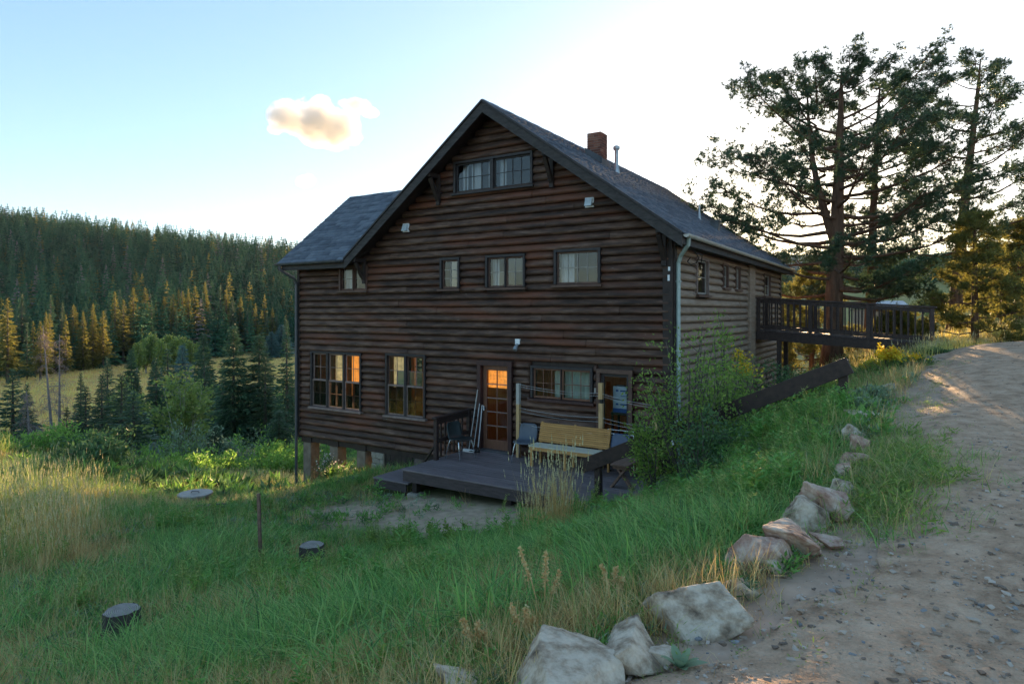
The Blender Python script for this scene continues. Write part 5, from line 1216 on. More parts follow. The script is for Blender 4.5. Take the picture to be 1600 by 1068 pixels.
# bleached dead pines with hanging twigs
def dead_tree(u, v, Y, lean, seed, label):
    H = top_h(u, v, Y); rg = np.random.default_rng(seed); r = tree_root('dead_pine', tx(u, Y), Y, label, 'tree', None, 0, -.1); w = MB()
    ax = [np.array([lean*t, 0, H*t]) for t in np.linspace(0, 1, 10)]; w.tube([tuple(p) for p in ax], list(np.linspace(.15, .02, 10)), 7); w.build('trunk', M['dead'], r, smooth=True)
    b = MB(); P = []; D = []
    for i in range(60):
        t = rg.uniform(.28, .97); o = np.array([lean*t, 0, H*t]); az = rg.uniform(0, 6.28); L = (1.05-t)*2.1*rg.uniform(.5,1.1)+.2; d = np.array([math.cos(az), math.sin(az), 0])
        pts = [o, o + d*L*.5 + [0,0,.02*L], o + d*L + [0,0,-.35*L]]; b.tube([tuple(p) for p in pts], [.022, .014, .005], 4, cap=False)
        for q in range(12): s = rg.uniform(.3, 1.05); P.append(o + d*L*s + [0,0,-.30*L*s*s]); D.append(np.array([0,0,-.7]) + rg.normal(0,.6,3))
    b.build('branches', M['dead'], r); V, F = leaves_np(np.array(P), np.array(D), .45, .02, rg); link('twigs', np_mesh('twigs', V, F), M['rust_needle'], r)
dead_tree(88, 508, 48, -1.0, 91, 'taller bleached dead pine leaning over the meadow'); dead_tree(93, 522, 50, .0, 92, 'shorter grey dead pine beside the leaning one'); dead_tree(52, 610, 47, -.5, 93, 'small bare dead pine left of the two tall ones')
# ------------------------------------------------------------------ scattered stuff
def scatter(name, variants, P, rot, scl, idx, label):
    """one object whose points carry instances of the variant meshes"""
    col = bpy.data.collections.new(name + '_variants')
    for i, (me, mat) in enumerate(variants):
        if not me.materials:
            for m_ in (mat if isinstance(mat, list) else [mat]): me.materials.append(M[m_])
        o = bpy.data.objects.new('%s_tuft_%02d' % (name, i), me); col.objects.link(o)
    me = bpy.data.meshes.new(name); n = len(P); me.vertices.add(n); me.vertices.foreach_set('co', np.asarray(P, np.float32).ravel())
    a = me.attributes.new('rot', 'FLOAT_VECTOR', 'POINT'); a.data.foreach_set('vector', np.asarray(rot, np.float32).ravel())
    a = me.attributes.new('scl', 'FLOAT_VECTOR', 'POINT'); a.data.foreach_set('vector', np.asarray(scl, np.float32).ravel())
    a = me.attributes.new('idx', 'INT', 'POINT'); a.data.foreach_set('value', np.asarray(idx, np.int32))
    o = bpy.data.objects.new(name, me); COL.objects.link(o); tag(o, label, name.replace('_', ' '), kind='stuff')
    g = bpy.data.node_groups.new(name + '_scatter', 'GeometryNodeTree')
    g.interface.new_socket('Geometry', in_out='INPUT', socket_type='NodeSocketGeometry'); g.interface.new_socket('Geometry', in_out='OUTPUT', socket_type='NodeSocketGeometry')
    N, L = g.nodes, g.links; gi = N.new('NodeGroupInput'); go = N.new('NodeGroupOutput'); ip = N.new('GeometryNodeInstanceOnPoints'); ci = N.new('GeometryNodeCollectionInfo')
    ci.inputs['Collection'].default_value = col; ci.inputs['Separate Children'].default_value = True; ci.inputs['Reset Children'].default_value = True
    def na(nm, t):
        q = N.new('GeometryNodeInputNamedAttribute'); q.data_type = t; q.inputs[0].default_value = nm; return q.outputs[0]
    er = N.new('FunctionNodeEulerToRotation'); L.new(na('rot', 'FLOAT_VECTOR'), er.inputs[0])
    L.new(gi.outputs[0], ip.inputs['Points']); L.new(ci.outputs[0], ip.inputs['Instance']); ip.inputs['Pick Instance'].default_value = True
    L.new(na('idx', 'INT'), ip.inputs['Instance Index']); L.new(er.outputs[0], ip.inputs['Rotation']); L.new(na('scl', 'FLOAT_VECTOR'), ip.inputs['Scale']); L.new(ip.outputs[0], go.inputs[0])
    md = o.modifiers.new('scatter', 'NODES'); md.node_group = g
    return o
def blades(n, H, W, spread, bend, seed, seg=3, seedhead=0, up=.2):
    """a tuft: n bent blades, some with seed heads (second material)"""
    rg = np.random.default_rng(seed); V = []; F = []; MI = []
    for i in range(n):
        az = rg.uniform(0, 6.28); o = np.array([rg.normal(0, spread), rg.normal(0, spread), -.03]); h = H * rg.uniform(.55, 1.15); d = np.array([math.cos(az), math.sin(az), 0]); s = np.array([-d[1], d[0], 0]); w = W * rg.uniform(.7, 1.2); bn_ = bend * rg.uniform(.3, 1.4); b = len(V)
        for k in range(seg + 1):
            t = k / seg; p = o + d*(bn_*h*t*t + up*h*t*.3) + np.array([0, 0, h*t*(1 - .38*bn_*t*t)]); ww = w*(1-t*.75)
            if k < seg: V += [p - s*ww/2, p + s*ww/2]
            else: V.append(p)
        for k in range(seg - 1): F.append((b+2*k, b+2*k+1, b+2*k+3, b+2*k+2)); MI.append(0)
        F.append((b+2*seg-2, b+2*seg-1, b+2*seg)); MI.append(0)
        if seedhead and rg.random() < seedhead:
            p = V[-1]; hd = unit(d*bn_*.5 + np.array([0,0,1.0]))
            for q in range(5):
                c0 = p + hd*(q*.022 - .02); b = len(V); a2 = rg.uniform(0, 6.28); e = np.array([math.cos(a2), math.sin(a2), .3])*.006*(1.2-q*.15)
                V += [c0 - e, c0 + e, c0 + hd*.035]; F.append((b, b+1, b+2)); MI.append(1)
    me = bpy.data.meshes.new('tuft'); me.from_pydata([tuple(v) for v in V], [], F); me.polygons.foreach_set('material_index', MI); me.update(); return me
def rosette(n, L, W, seed):
    rg = np.random.default_rng(seed); az = rg.uniform(0, 6.28, n); el = rg.uniform(.15, 1.2, n); D = np.stack([np.cos(az)*np.cos(el), np.sin(az)*np.cos(el), np.sin(el)], 1)
    P = rg.normal(0, .04, (n, 3)) * [1,1,0]; P[:, 2] = rg.uniform(0, .10, n); v, f = leaves_np(P, D, L*rg.uniform(.6,1.2,n), W, rg, .15); return np_mesh('tuft', v, f)
rgs = np.random.default_rng(99)
def keep_lawn(x, y, road=.05):
    hx, hy = to_house(x, y); u = 800 + x / np.maximum(y, .1) * F_PX
    ok = (road_side(x, y) < -road) & ~((hx > -11.2) & (hx < .4) & (hy > -.15) & (hy < 12)) & ~((hx > -5.0) & (hx < .42) & (hy > -2.52) & (hy <= -.15)) & ~((hx > -5.95) & (hx < -4.9) & (hy > -2.35) & (hy < -1.15)) & ~((hx > .3) & (hx < 3.4) & (hy > -2.5) & (hy < -1.2))
    for sx, sy, sr in STUMPS: ok &= np.hypot(x - sx, y - sy) > sr
    return ok & (u > -220) & (u < 1750)
STUMPS = [(tx(190, 5.6), 5.5, .27), (tx(190, 5.6)+.1, 5.2, .2), (tx(487, 8.6), 8.5, .26), (tx(487, 8.6)+.12, 8.1, .32), (tx(305, 16.0), 15.8, .5)]
def sample(n, x0, x1, y0, y1, dfun):
    """rejection sampling with density dfun in 0..1"""
    out = []
    while sum(len(o) for o in out) < n:
        x = rgs.uniform(x0, x1, n); y = rgs.uniform(y0, y1, n); k = rgs.random(n) < dfun(x, y); out.append(np.stack([x[k], y[k]], 1))
        if len(out) > 60: break
    return np.concatenate(out)[:n]
def dryness(x, y):
    u = 800 + x / y * F_PX; d = np.hypot(x, y)
    z = 2.0 * (fbm(x, y, 1.5, 61) - .47) + .42
    z = z + .10 * (1 - sstep(3.4, 5.2, y)) - .22 * np.exp(-((d - 9.5) / 3.2)**2) * sstep(150, 330, u) + .28 * (1 - sstep(60, 260, u)) 
    return np.clip(z, 0, 1)
def grass(name, kinds, pts, hs, label, tilt=.16):
    n = len(pts); z = ground_z(pts[:, 0], pts[:, 1]); rot = np.stack([rgs.normal(0, tilt, n), rgs.normal(0, tilt, n), rgs.uniform(0, 6.28, n)], 1)
    s = hs[:, None] * np.stack([rgs.uniform(.9, 1.25, n)]*2 + [np.ones(n)], 1)
    return scatter(name, kinds, np.column_stack([pts, z]), rot, s, rgs.integers(0, len(kinds), n), label)
def near_dirt(x, y):
    hx, hy = to_house(x, y); return np.exp(-(((hx + 4.0) / 4.2)**2 + ((hy + 3.4) / 2.2)**2)**2)
near = lambda x, y: np.clip((4.2 / np.hypot(x, y))**1.15, .07, 1)
def d_lush(x, y): return near(x, y) * keep_lawn(x, y, .45) * (1 - .9*dirt_mask(x, y)) * np.clip(1.15 - 1.25*dryness(x, y), .05, 1)
def d_dry(x, y): return near(x, y) * keep_lawn(x, y, .02) * (1 - .93*dirt_mask(x, y)) * np.clip(1.5*dryness(x, y) - .35, .02, 1)
p = sample(15500, -26, 8.5, 2.2, 27, d_lush); hmul = (.6 + .9*fbm(p[:, 0], p[:, 1], 1.2, 71)) * (1 - .72*near_dirt(p[:, 0], p[:, 1])) * (.72 + .28*sstep(3, 7, p[:, 1]))
grass('lush_grass', [(blades(14, .30, .012, .06, 1.1, 1), ['g_lush']), (blades(13, .36, .010, .06, .9, 2), ['g_lush']), (blades(12, .27, .015, .06, 1.4, 3), ['g_lush']), (blades(16, .33, .008, .06, .5, 4), ['g_olive'])], p, hmul, 'lush green grass arching over the lawn in front of the house')
p = sample(12500, -26, 8.5, 2.2, 27, d_dry); hmul = (.6 + .7*fbm(p[:, 0], p[:, 1], 1.0, 72)) * (1 - .7*near_dirt(p[:, 0], p[:, 1])) * (.75 + .25*sstep(3, 7, p[:, 1]))
grass('dry_grass', [(blades(15, .34, .0065, .05, .35, 5), ['g_dry']), (blades(12, .30, .007, .06, .6, 6), ['g_dry']), (blades(13, .30, .007, .06, .8, 7), ['g_dry']), (blades(15, .32, .007, .06, .5, 8), ['g_olive'])], p, hmul, 'olive and straw coloured grass mixed through the lawn')
# low leafy weeds
p = sample(5200, -16, 8, 2.2, 18, lambda x, y: near(x, y) * keep_lawn(x, y, .0) * (1 - .8*dirt_mask(x, y)) * (fbm(x, y, .9, 77) > .52))
grass('leafy_weeds', [(rosette(26, .085, .016, 1), ['weed']), (rosette(22, .06, .024, 2), ['weed']), (rosette(30, .09, .011, 3), ['willow_dark']), (rosette(22, .07, .011, 4), ['silver']), (blades(12, .3, .004, .07, .3, 41, 3, 0), ['g_dry'])], p, rgs.uniform(.7, 1.3, len(p)) * (.6 + .6*sstep(2.5, 8, p[:, 1])), 'low broad-leaved weeds growing among the lawn grass')
def d_clump(x, y):
    r_ = np.zeros_like(x)
    for (u, Y, w) in ((985, 4.5, .35), (1030, 4.9, .3), (1100, 5.6, .4), (940, 4.0, .25), (1060, 6.4, .5), (1000, 7.5, .6), (930, 8.2, .5), (760, 3.6, .3), (690, 4.3, .4), (560, 5.0, .4), (620, 3.3, .2)): r_ = np.maximum(r_, np.exp(-(((x - tx(u, Y))/w)**2 + ((y - Y)/w)**2)))
    return r_ * keep_lawn(x, y, .15)
p = sample(520, -3, 4, 2.6, 9.5, d_clump)
grass('coarse_grass', [(blades(16, .36, .014, .05, 1.0, 51, 4), ['g_lush']), (blades(14, .32, .017, .05, 1.2, 52, 4), ['g_lush']), (blades(15, .38, .012, .05, .8, 53, 4), ['g_lush'])], p, rgs.uniform(.6, 1.1, len(p)), 'coarse broad-bladed green grass in clumps along the bank')
def leafy_stem(H, n, L, W, seed, stems=4):
    rg = np.random.default_rng(seed); P = []; D = []; w = []
    for k in range(stems):
        a = rg.uniform(0, 6.28); e = np.array([math.cos(a)*.25*H*rg.random(), math.sin(a)*.25*H*rg.random(), H*rg.uniform(.7, 1.1)]); o = rg.normal(0, .03, 3)*[1,1,0]
        for q in range(n):
            t = rg.uniform(.1, 1.0); b = rg.uniform(0, 6.28); P.append(o + e*t); D.append(np.array([math.cos(b), math.sin(b), rg.uniform(.1, .9)])); w.append(L*(1.2-.6*t))
        P.append(o); D.append(e); w.append(H)
    w = np.array(w); wd_ = np.where(w > L*1.3, .008, w*W/L); v, f = leaves_np(np.array(P), np.array(D), w, wd_, rg, .12); return np_mesh('tuft', v, f)
def d_stem(x, y):
    u = 800 + x/y*F_PX; right = np.exp(-((u - 1190)/110)**2) * (y > 5.2) * (y < 10.5); return np.clip(near(x, y)*.8*(fbm(x, y, 1.1, 79) > .56) + right, 0, 1) * keep_lawn(x, y, .55) * (1 - near_dirt(x, y))
p = sample(1500, -14, 6.5, 2.8, 15, d_stem)
grass('leafy_stems', [(leafy_stem(.38, 16, .09, .022, 1), ['weed']), (leafy_stem(.32, 18, .06, .014, 2), ['willow']), (leafy_stem(.42, 20, .07, .010, 3), ['g_olive']), (leafy_stem(.28, 14, .07, .026, 4), ['bush'])], p, rgs.uniform(.6, 1.2, len(p)) * (.6 + .5*sstep(3, 7, p[:, 1])), 'upright leafy weed stems scattered over lawn and bank')
# tall seeding grass at the left and behind the deck corner
def d_tall(x, y):
    u = 800 + x / y * F_PX; left = np.exp(-((u - 40) / 120)**2) * np.exp(-((y - 13.5) / 4.0)**2); return np.clip(left * 1.2, 0, 1) * keep_lawn(x, y, .3)
p = np.vstack([sample(520, -18, -5, 8, 20, d_tall)])
TALL = [(blades(13, .82, .006, .06, .22, 11, 4, .75), ['g_olive', 'g_seed']), (blades(12, .92, .007, .05, .25, 12, 4, .5), ['g_olive', 'g_seed']), (blades(12, .74, .008, .06, .3, 13, 4, .6), ['g_olive', 'g_seed'])]
grass('tall_seeding_grass', TALL, p, rgs.uniform(.45, 1.15, len(p)), 'tall pale grass with feathery seed heads', .07)
pl_ = np.vstack([sample(46, tx(822, 8.0), tx(890, 8.0), 7.75, 8.4, lambda x, y: np.ones_like(x)), sample(260, -12, -5.5, 8.2, 12, lambda x, y: np.exp(-((800 + x/y*F_PX - 75)/75)**2))])
grass('straw_plume_grass', [(blades(9, .95, .006, .05, .12, 61, 4, .95), ['g_dry', 'g_seed']), (blades(10, .85, .006, .06, .18, 62, 4, .8), ['g_dry', 'g_seed']), (blades(12, .55, .006, .06, .3, 63, 3, .3), ['g_dry', 'g_seed'])], pl_, np.where(np.arange(len(pl_)) < 46, rgs.uniform(.95, 1.3, len(pl_)), rgs.uniform(.5, .95, len(pl_))), 'straw coloured plume grass in front of the deck and at the left', .06)
# gold grass in the sun below the wing and along the road end
def gold_ok(x, y):
    hx, hy = to_house(x, y); a = (hx > -19) & (hx < -8.6) & (hy > .7) & (hy < 6.5) & ~((hx > -11.3) & (hx < -8) & (hy > 4.9)); return a.astype(float)
q1 = sample(2600, -16, 0, 15, 28, gold_ok)
q2 = sample(1500, 9.5, 24, 14.5, 26, lambda x, y: ((road_side(x, y) < -.1) & (road_side(x, y) > -4.5) & (y > 14.5)).astype(float))
grass('golden_grass', [(blades(13, .42, .007, .06, .3, 14, 3, .4), ['g_gold', 'g_seed']), (blades(13, .36, .007, .06, .4, 15, 3, .3), ['g_gold', 'g_seed'])], np.vstack([q1, q2]), rgs.uniform(.7, 1.2, len(q1)+len(q2)), 'golden dry grass catching the low sun beside house and road', .1)
# meadow grass far away
p = sample(9000, -170, 0, 60, 220, lambda x, y: meadow_mask(x, y)*np.clip(70/y, .2, 1))
grass('meadow_grass', [(blades(20, .75, .05, .5, .3, 16), ['g_gold']), (blades(20, .65, .05, .5, .4, 17), ['g_gold']), (blades(18, .6, .05, .5, .4, 18), ['g_dry'])], p, rgs.uniform(.7, 1.2, len(p)), 'tawny meadow grass across the valley floor')
# bank and valley-side growth between lawn and willows
def bank_ok(x, y):
    hx, hy = to_house(x, y); return keep_lawn(x, y, .3) * (1 - ((hx > -19) & (hx < -8) & (hy > .7) & (hy < 6.5)) * .8)
p = sample(6000, -45, 6, 17, 62, lambda x, y: bank_ok(x, y) * (y > 17) * np.clip(26/y, .15, 1))
grass('bank_growth', [(blades(16, .55, .02, .12, .6, 21), ['g_lush']), (blades(16, .6, .018, .14, .5, 22), ['g_olive']), (rosette(40, .3, .1, 23), ['willow']), (rosette(40, .3, .1, 24), ['willow_dark'])], p, rgs.uniform(.8, 1.5, len(p)), 'rough green growth covering the bank down to the willows')
p = sample(1400, 4, 26, 13, 45, lambda x, y: (road_side(x, y) < -.5) * (to_house(x, y)[0] > .6) * np.clip(18/y, .2, 1))
grass('slope_growth', [(blades(16, .4, .012, .1, .6, 25), ['g_olive']), (blades(16, .42, .012, .1, .5, 26), ['g_dry']), (rosette(30, .16, .05, 27), ['willow_dark'])], p, rgs.uniform(.8, 1.5, len(p)), 'mixed olive growth on the slope under the footbridge')
# roadside weeds on the gravel side of the boulders
def edge_ok(x, y):
    s = road_side(x, y); return ((s > -.35) & (s < .55 + .5*fbm(x, y, 1.2, 83)) & (y > 2.4) & (y < 15)) * (fbm(x, y, .7, 85) > .50) * np.clip(1.15 - s*1.3, 0, 1)
p = sample(700, -1, 9, 2.4, 15, edge_ok)
grass('roadside_weeds', [(blades(14, .16, .005, .05, .9, 31), ['g_olive']), (blades(14, .15, .004, .06, .9, 32), ['g_dry']), (blades(22, .10, .004, .05, 1.0, 33), ['g_olive']), (rosette(24, .035, .008, 34), ['bush'])], p, rgs.uniform(.35, .9, len(p)), 'scrubby weeds along the gravel side of the boulders')
def clump_ok(x, y):
    u = 800 + x/y*F_PX; return np.exp(-(((x - 3.2 - .55*(y - 5.5))/.42)**2 + ((y - 5.5)/1.15)**2))
p = sample(620, 2.0, 6.5, 3.8, 9.5, clump_ok)
grass('roadside_clump', [(blades(16, .26, .006, .07, .8, 35), ['g_olive']), (blades(14, .24, .004, .06, .7, 36), ['g_dry']), (blades(26, .2, .005, .07, .9, 37), ['g_lush']), (rosette(40, .06, .012, 38), ['bush'])], p, rgs.uniform(.7, 1.3, len(p)), 'dense olive weed mound spilling from the boulders onto the gravel')
# forest on the hill
rgf = np.random.default_rng(5)
def far_tree(seed, pine=False):
    w, V, F = conifer_np(10.0, 1.65 if not pine else 1.35, seed, 13, 6, 2, ragged=.3, width=.5); return np_mesh('tuft', V, F)
FT = [(far_tree(s), ['far_conifer']) for s in (1, 2, 3)] + [(far_tree(4, True), ['far_conifer']), (far_tree(6, True), ['needle_sun_tint']), (far_tree(7, True), ['dead'])]
N = 18000; x = rgf.uniform(-430, 110, N); y = rgf.uniform(110, 470, N); u = 800 + x/y*F_PX
k = (y > foot(x) + 3) & (u > -260) & (u < 1120) & (rgf.random(N) < np.clip(.6 + .8*(fbm(x, y, 40, 91)-.3), .2, 1)) & ~((x > 0) & (rgf.random(N) < .6))
x, y = x[k], y[k]; n = len(x); h = rgf.uniform(.5, 1.25, n) + .5*fbm(x, y, 30, 93); fk = rgf.choice(6, n, p=[.26,.26,.24,.14,.07,.03])
scatter('hill_forest', FT, np.column_stack([x, y, ground_z(x, y) - .2]), np.stack([rgf.normal(0,.02,n), rgf.normal(0,.02,n), rgf.uniform(0,6.28,n)], 1), np.stack([h*rgf.uniform(.75,1.2,n)]*2 + [h], 1), fk, 'dense conifer forest covering the far hillside')
N = 1500; x = rgf.uniform(95, 300, N); y = rgf.uniform(205, 330, N); k = (far_z(x, y) - (-6 + 14*sstep(50, 240, y)) > 2.2); x, y = x[k], y[k]; n = len(x); h = rgf.uniform(.6, 1.15, n)
scatter('far_wood', FT, np.column_stack([x, y, ground_z(x, y) - .2]), np.stack([rgf.normal(0,.02,n)]*2 + [rgf.uniform(0,6.28,n)], 1), np.stack([h]*3, 1), rgf.integers(0, 4, n), 'dark wood on the knoll beyond the right-hand meadow')
# ------------------------------------------------------------------ boulders, stones, stumps, small things
def boulder_mesh(sx, sy, sz, seed, flat=.0):
    rg = random.Random(seed); bm = bmesh.new()
    for i in range(10):
        v = Vector((rg.uniform(-1,1), rg.uniform(-1,1), rg.uniform(-1,1))); mx = max(abs(c_) for c_ in v); v = v / mx * rg.uniform(.78, 1.0); bm.verts.new((v.x*sx, v.y*sy, v.z*sz))
    bmesh.ops.convex_hull(bm, input=list(bm.verts)); bmesh.ops.delete(bm, geom=[v for v in bm.verts if not v.link_faces], context='VERTS')
    bmesh.ops.triangulate(bm, faces=bm.faces); bmesh.ops.bevel(bm, geom=list(bm.edges), offset=min(sx,sy,sz)*.05, segments=1, affect='EDGES', clamp_overlap=True)
    bmesh.ops.triangulate(bm, faces=bm.faces)
    for q in range(4): bmesh.ops.subdivide_edges(bm, edges=[e for e in bm.edges if e.calc_length() > min(sx,sy,sz)*.16], cuts=1, use_grid_fill=True)
    bmesh.ops.triangulate(bm, faces=bm.faces)
    m_ = min(sx, sy, sz); off = Vector((seed*3.1, seed*1.7, 0)); bm.normal_update()
    mv = [(v, v.normal.copy() * ((mnoise.fractal(v.co/m_*1.3 + off, .9, 2.0, 5))*m_*.05 + mnoise.noise(v.co/m_*6 + off)*m_*.035)) for v in bm.verts]
    for v, d in mv: v.co += d
    me = bpy.data.meshes.new('boulder'); bm.to_mesh(me); bm.free()
    return me
G_R = 'boulders edging the gravel road'
for i, (u, v, wpx, hpx, Y, mat, rz, lab) in enumerate((
    (756,1088,140,88,2.62,'rock',.3,'pale boulder cut by the bottom of the picture'), (882,1118,215,150,2.66,'rock',.45,'long pale granite boulder second from the bottom edge'),
    (984,1060,140,112,2.78,'rock',.5,'tan-topped boulder between the long pale one and the big squarish one'), (1085,1003,132,112,2.96,'rock',.2,'big squarish granite boulder with a flat light top'),
    (1150,940,52,46,3.4,'rock',.3,'small pale stone tucked behind the big squarish boulder'), (1184,900,80,62,3.55,'rock_red',.6,'reddish low boulder above the big squarish one'),
    (1241,884,80,86,3.85,'rock_red',.9,'tilted pinkish boulder leaning against its neighbours'), (1256,828,62,58,4.35,'rock',.3,'block boulder behind the tilted pinkish one'),
    (1298,822,68,64,4.55,'rock_red',.1,'flat-topped reddish boulder at the rear of the cluster'), (1290,868,46,26,4.0,'rock_red',1.1,'small dark red stone at the foot of the cluster'),
    (1338,742,30,30,5.7,'rock_red',.2,'narrow tan boulder nearest the weed mound'), (1345,718,30,36,6.1,'rock_red',.9,'leaning tan boulder in the middle of the far trio'),
    (1336,698,40,30,6.7,'rock',.5,'pale grey boulder at the back of the far trio'), (1350,672,42,17,7.6,'rock',.2,'flat stone slab below the handrail post'),
    (1136,985,34,30,3.0,'rock_red',.4,'small brownish stone right of the big squarish boulder'), (1215,905,36,30,3.6,'rock',.8,'small pale stone wedged under the tilted pinkish boulder'), (1030,1050,44,36,2.7,'rock',.7,'small pale stone between the tan-topped and squarish boulders'),
    (1318,790,40,34,5.0,'rock',.5,'pale squat boulder just past the cluster'), (1328,764,34,30,5.3,'rock_red',.1,'tan boulder linking the cluster and the far trio'), (1347,655,30,16,8.2,'rock_red',.1,'flat tan stone by the handrail post foot'),
    (1385,640,22,12,9.4,'rock_red',.2,'small stone at the road edge past the handrail post'), (1392,622,20,12,10.4,'rock',.6,'pale small stone on the road edge near the sage'), (1378,630,18,11,10.0,'rock_red',.9,'little stone beside the small road-edge stones'))):
    Yf = 1.47 * F_PX / (v - HOR); wpx *= 1.0 if i < 5 else 1.25; hpx *= 1.0 if i < 5 else 1.25; w = wpx / F_PX * (Yf + .1); x = tx(u, Yf + .35*w); h = max(hpx*.5, hpx - 1.47/Yf*.62*wpx) / F_PX * Yf; yc_ = Yf + .38*w
    me = boulder_mesh(w*.54, w*.50, h*.66, 200+i); o = link('boulder', me, M[mat]); o.location = (x, yc_, gz(x, yc_) + h*.36); o.rotation_euler = (0, 0, rz); tag(o, lab, 'boulder', G_R)
pm_ = []
for s in range(4):
    bm = bmesh.new(); rr = random.Random(300+s)
    for q in range(12): d_ = Vector((rr.gauss(0,1), rr.gauss(0,1), rr.gauss(0,1))).normalized() * rr.uniform(.75, 1.1); bm.verts.new((d_.x*1.2, d_.y, d_.z*.6))
    bmesh.ops.convex_hull(bm, input=list(bm.verts)); bmesh.ops.delete(bm, geom=[v for v in bm.verts if not v.link_faces], context='VERTS')
    me = bpy.data.meshes.new('pebble'); bm.to_mesh(me); bm.free(); pm_.append(me)
def on_road(x, y): s = road_side(x, y); return (s > .1) * np.clip((2.6/np.hypot(x, y))**1.3, .03, 1) * (.35 + .65*(fbm(x, y, .6, 95) > .5))
p = sample(26000, -1.5, 16, 1.6, 20, on_road); n = len(p); s = np.exp(rgs.normal(math.log(.0055), .6, n)); s = np.clip(s, .003, .026)
hgt = road_z(p[:, 0], p[:, 1]) + s*.15
scatter('gravel', [(me.copy(), 'pebble') for me in pm_[:3]] + [(pm_[3].copy(), 'pebble_grey')], np.column_stack([p, hgt]), np.stack([rgs.normal(0,.2,n), rgs.normal(0,.2,n), rgs.uniform(0,6.28,n)], 1), np.stack([s, s*rgs.uniform(.7,1,n), s*rgs.uniform(.6,1,n)], 1), rgs.choice(4, n, p=[.32,.31,.29,.08]), 'loose gravel scattered over the road')
for s_ in pm_: s_.materials.append(M['pebble'])
grey = [me.copy() for me in pm_]
for g_ in grey: g_.materials.clear(); g_.materials.append(M['pebble_grey'])
rst = random.Random(8)
for i in range(80):
    if i < 24: u, v = rst.uniform(1240, 1600), rst.uniform(905, 1000)
    else: u, v = rst.uniform(1020, 1600), rst.uniform(800, 1060)
    Y = 1.45 * F_PX / (v - HOR); x = tx(u, Y); s_ = road_side(np.array([x]), np.array([Y]))[0]
    if s_ < .15: continue
    sz = rst.uniform(.010, .028); gy_ = rst.random() < .35
    o = bpy.data.objects.new('stone', rst.choice(grey if gy_ else pm_)); COL.objects.link(o); o.location = (x, Y, float(road_z(x, Y)[0]) + sz*.2); o.scale = (sz, sz*rst.uniform(.6, 1), sz*rst.uniform(.6, 1.1)); o.rotation_euler = (rst.uniform(-.3,.3), rst.uniform(-.3,.3), rst.uniform(0, 6))
    tag(o, 'loose slate-grey stone lying on the gravel road' if gy_ else 'loose tan stone lying on the gravel road', 'stone', 'grey stones on the road' if gy_ else 'tan stones on the road')
def stump(u, Y, r, h, seed, label):
    x = tx(u, Y); s = empty('tree_stump', (x, Y, gz(x, Y)), 0, label, 'stump'); rg = np.random.default_rng(seed); n = 56; V = []; F = []
    a = np.linspace(0, 2*math.pi, n, endpoint=False); ww = 1 + .05*np.sin(a*3 + seed) + .03*np.sin(a*7) + rg.normal(0, .012, n)
    for k, (z, f) in enumerate(((-.1, 1.22), (.06, 1.12), (h*.5, 1.02), (h-.012, 1.0), (h, .97))):
        V += [(r*f*ww[i]*math.cos(a[i]), r*f*ww[i]*math.sin(a[i]), z + (rg.normal(0, .004) if k > 2 else 0)) for i in range(n)]
    for k in range(4): F += [(k*n+i, k*n+(i+1) % n, (k+1)*n+(i+1) % n, (k+1)*n+i) for i in range(n)]
    MB().add(V, F).build('bark', M['stump_bark'], s, smooth=True)
    T = [(0, 0, h-.004)]; f = []
    for j, q in enumerate((.3, .55, .78, .965)):
        T += [(r*q*ww[i]*math.cos(a[i]), r*q*ww[i]*math.sin(a[i]), h - .004 + (.004 if j % 2 else 0)) for i in range(n)]
    f = [(0, 1+i, 1+(i+1) % n) for i in range(n)]
    for j in range(3): f += [(1+j*n+i, 1+(j+1)*n+i, 1+(j+1)*n+(i+1) % n, 1+j*n+(i+1) % n) for i in range(n)]
    MB().add(T, f).build('cut_top', M['stump_top'], s, smooth=True); return s
stump(190, 5.6, .14, .27, 1, 'dark weathered tree stump in the grass at the lower left'); stump(487, 8.6, .155, .38, 2, 'grey tree stump in the lush grass right of the wooden stake')
xs_, Ys = tx(305, 16.0), 16.0
cv = empty('round_cover', (xs_, Ys, gz(xs_, Ys)), 0, 'pale round slab cover lying in the grass near the willows', 'cover')
MB().tube([(0,0,-.1),(0,0,.26)], .30, 24).build('riser', M['concrete'], cv); MB().tube([(0,0,.26),(0,0,.275),(0,0,.315),(0,0,.325)], [.38,.40,.40,.37], 28).build('lid', M['muntin'], cv); MB().tube([(-.1,0,.324),(-.08,0,.36),(.08,0,.36),(.1,0,.324)], .012, 6).build('handle', M['metal_dark'], cv)
xk_, Yk = tx(408, 8.6), 8.6
sk = MB(); sk.bar((0,0,-.1), (-.035,0,.98), .04, .04, (0,1,0)); o = sk.build('wooden_stake', M['old_bench'], None, (xk_, Yk, gz(xk_, Yk)), bevel=.004); tag(o, 'thin upright wooden stake standing in the lawn', 'stake')
x_, y_ = tx(330, 13.5), 13.5
o = MB().tube([(-.28,0,.06),(.0,.02,.07),(.28,.06,.09)], [.11,.12,.105], 12).build('fallen_log', M['bark_grey'], None, (x_, y_, gz(x_, y_)), smooth=True); tag(o, 'short grey log lying in the grass near the round cover', 'log')
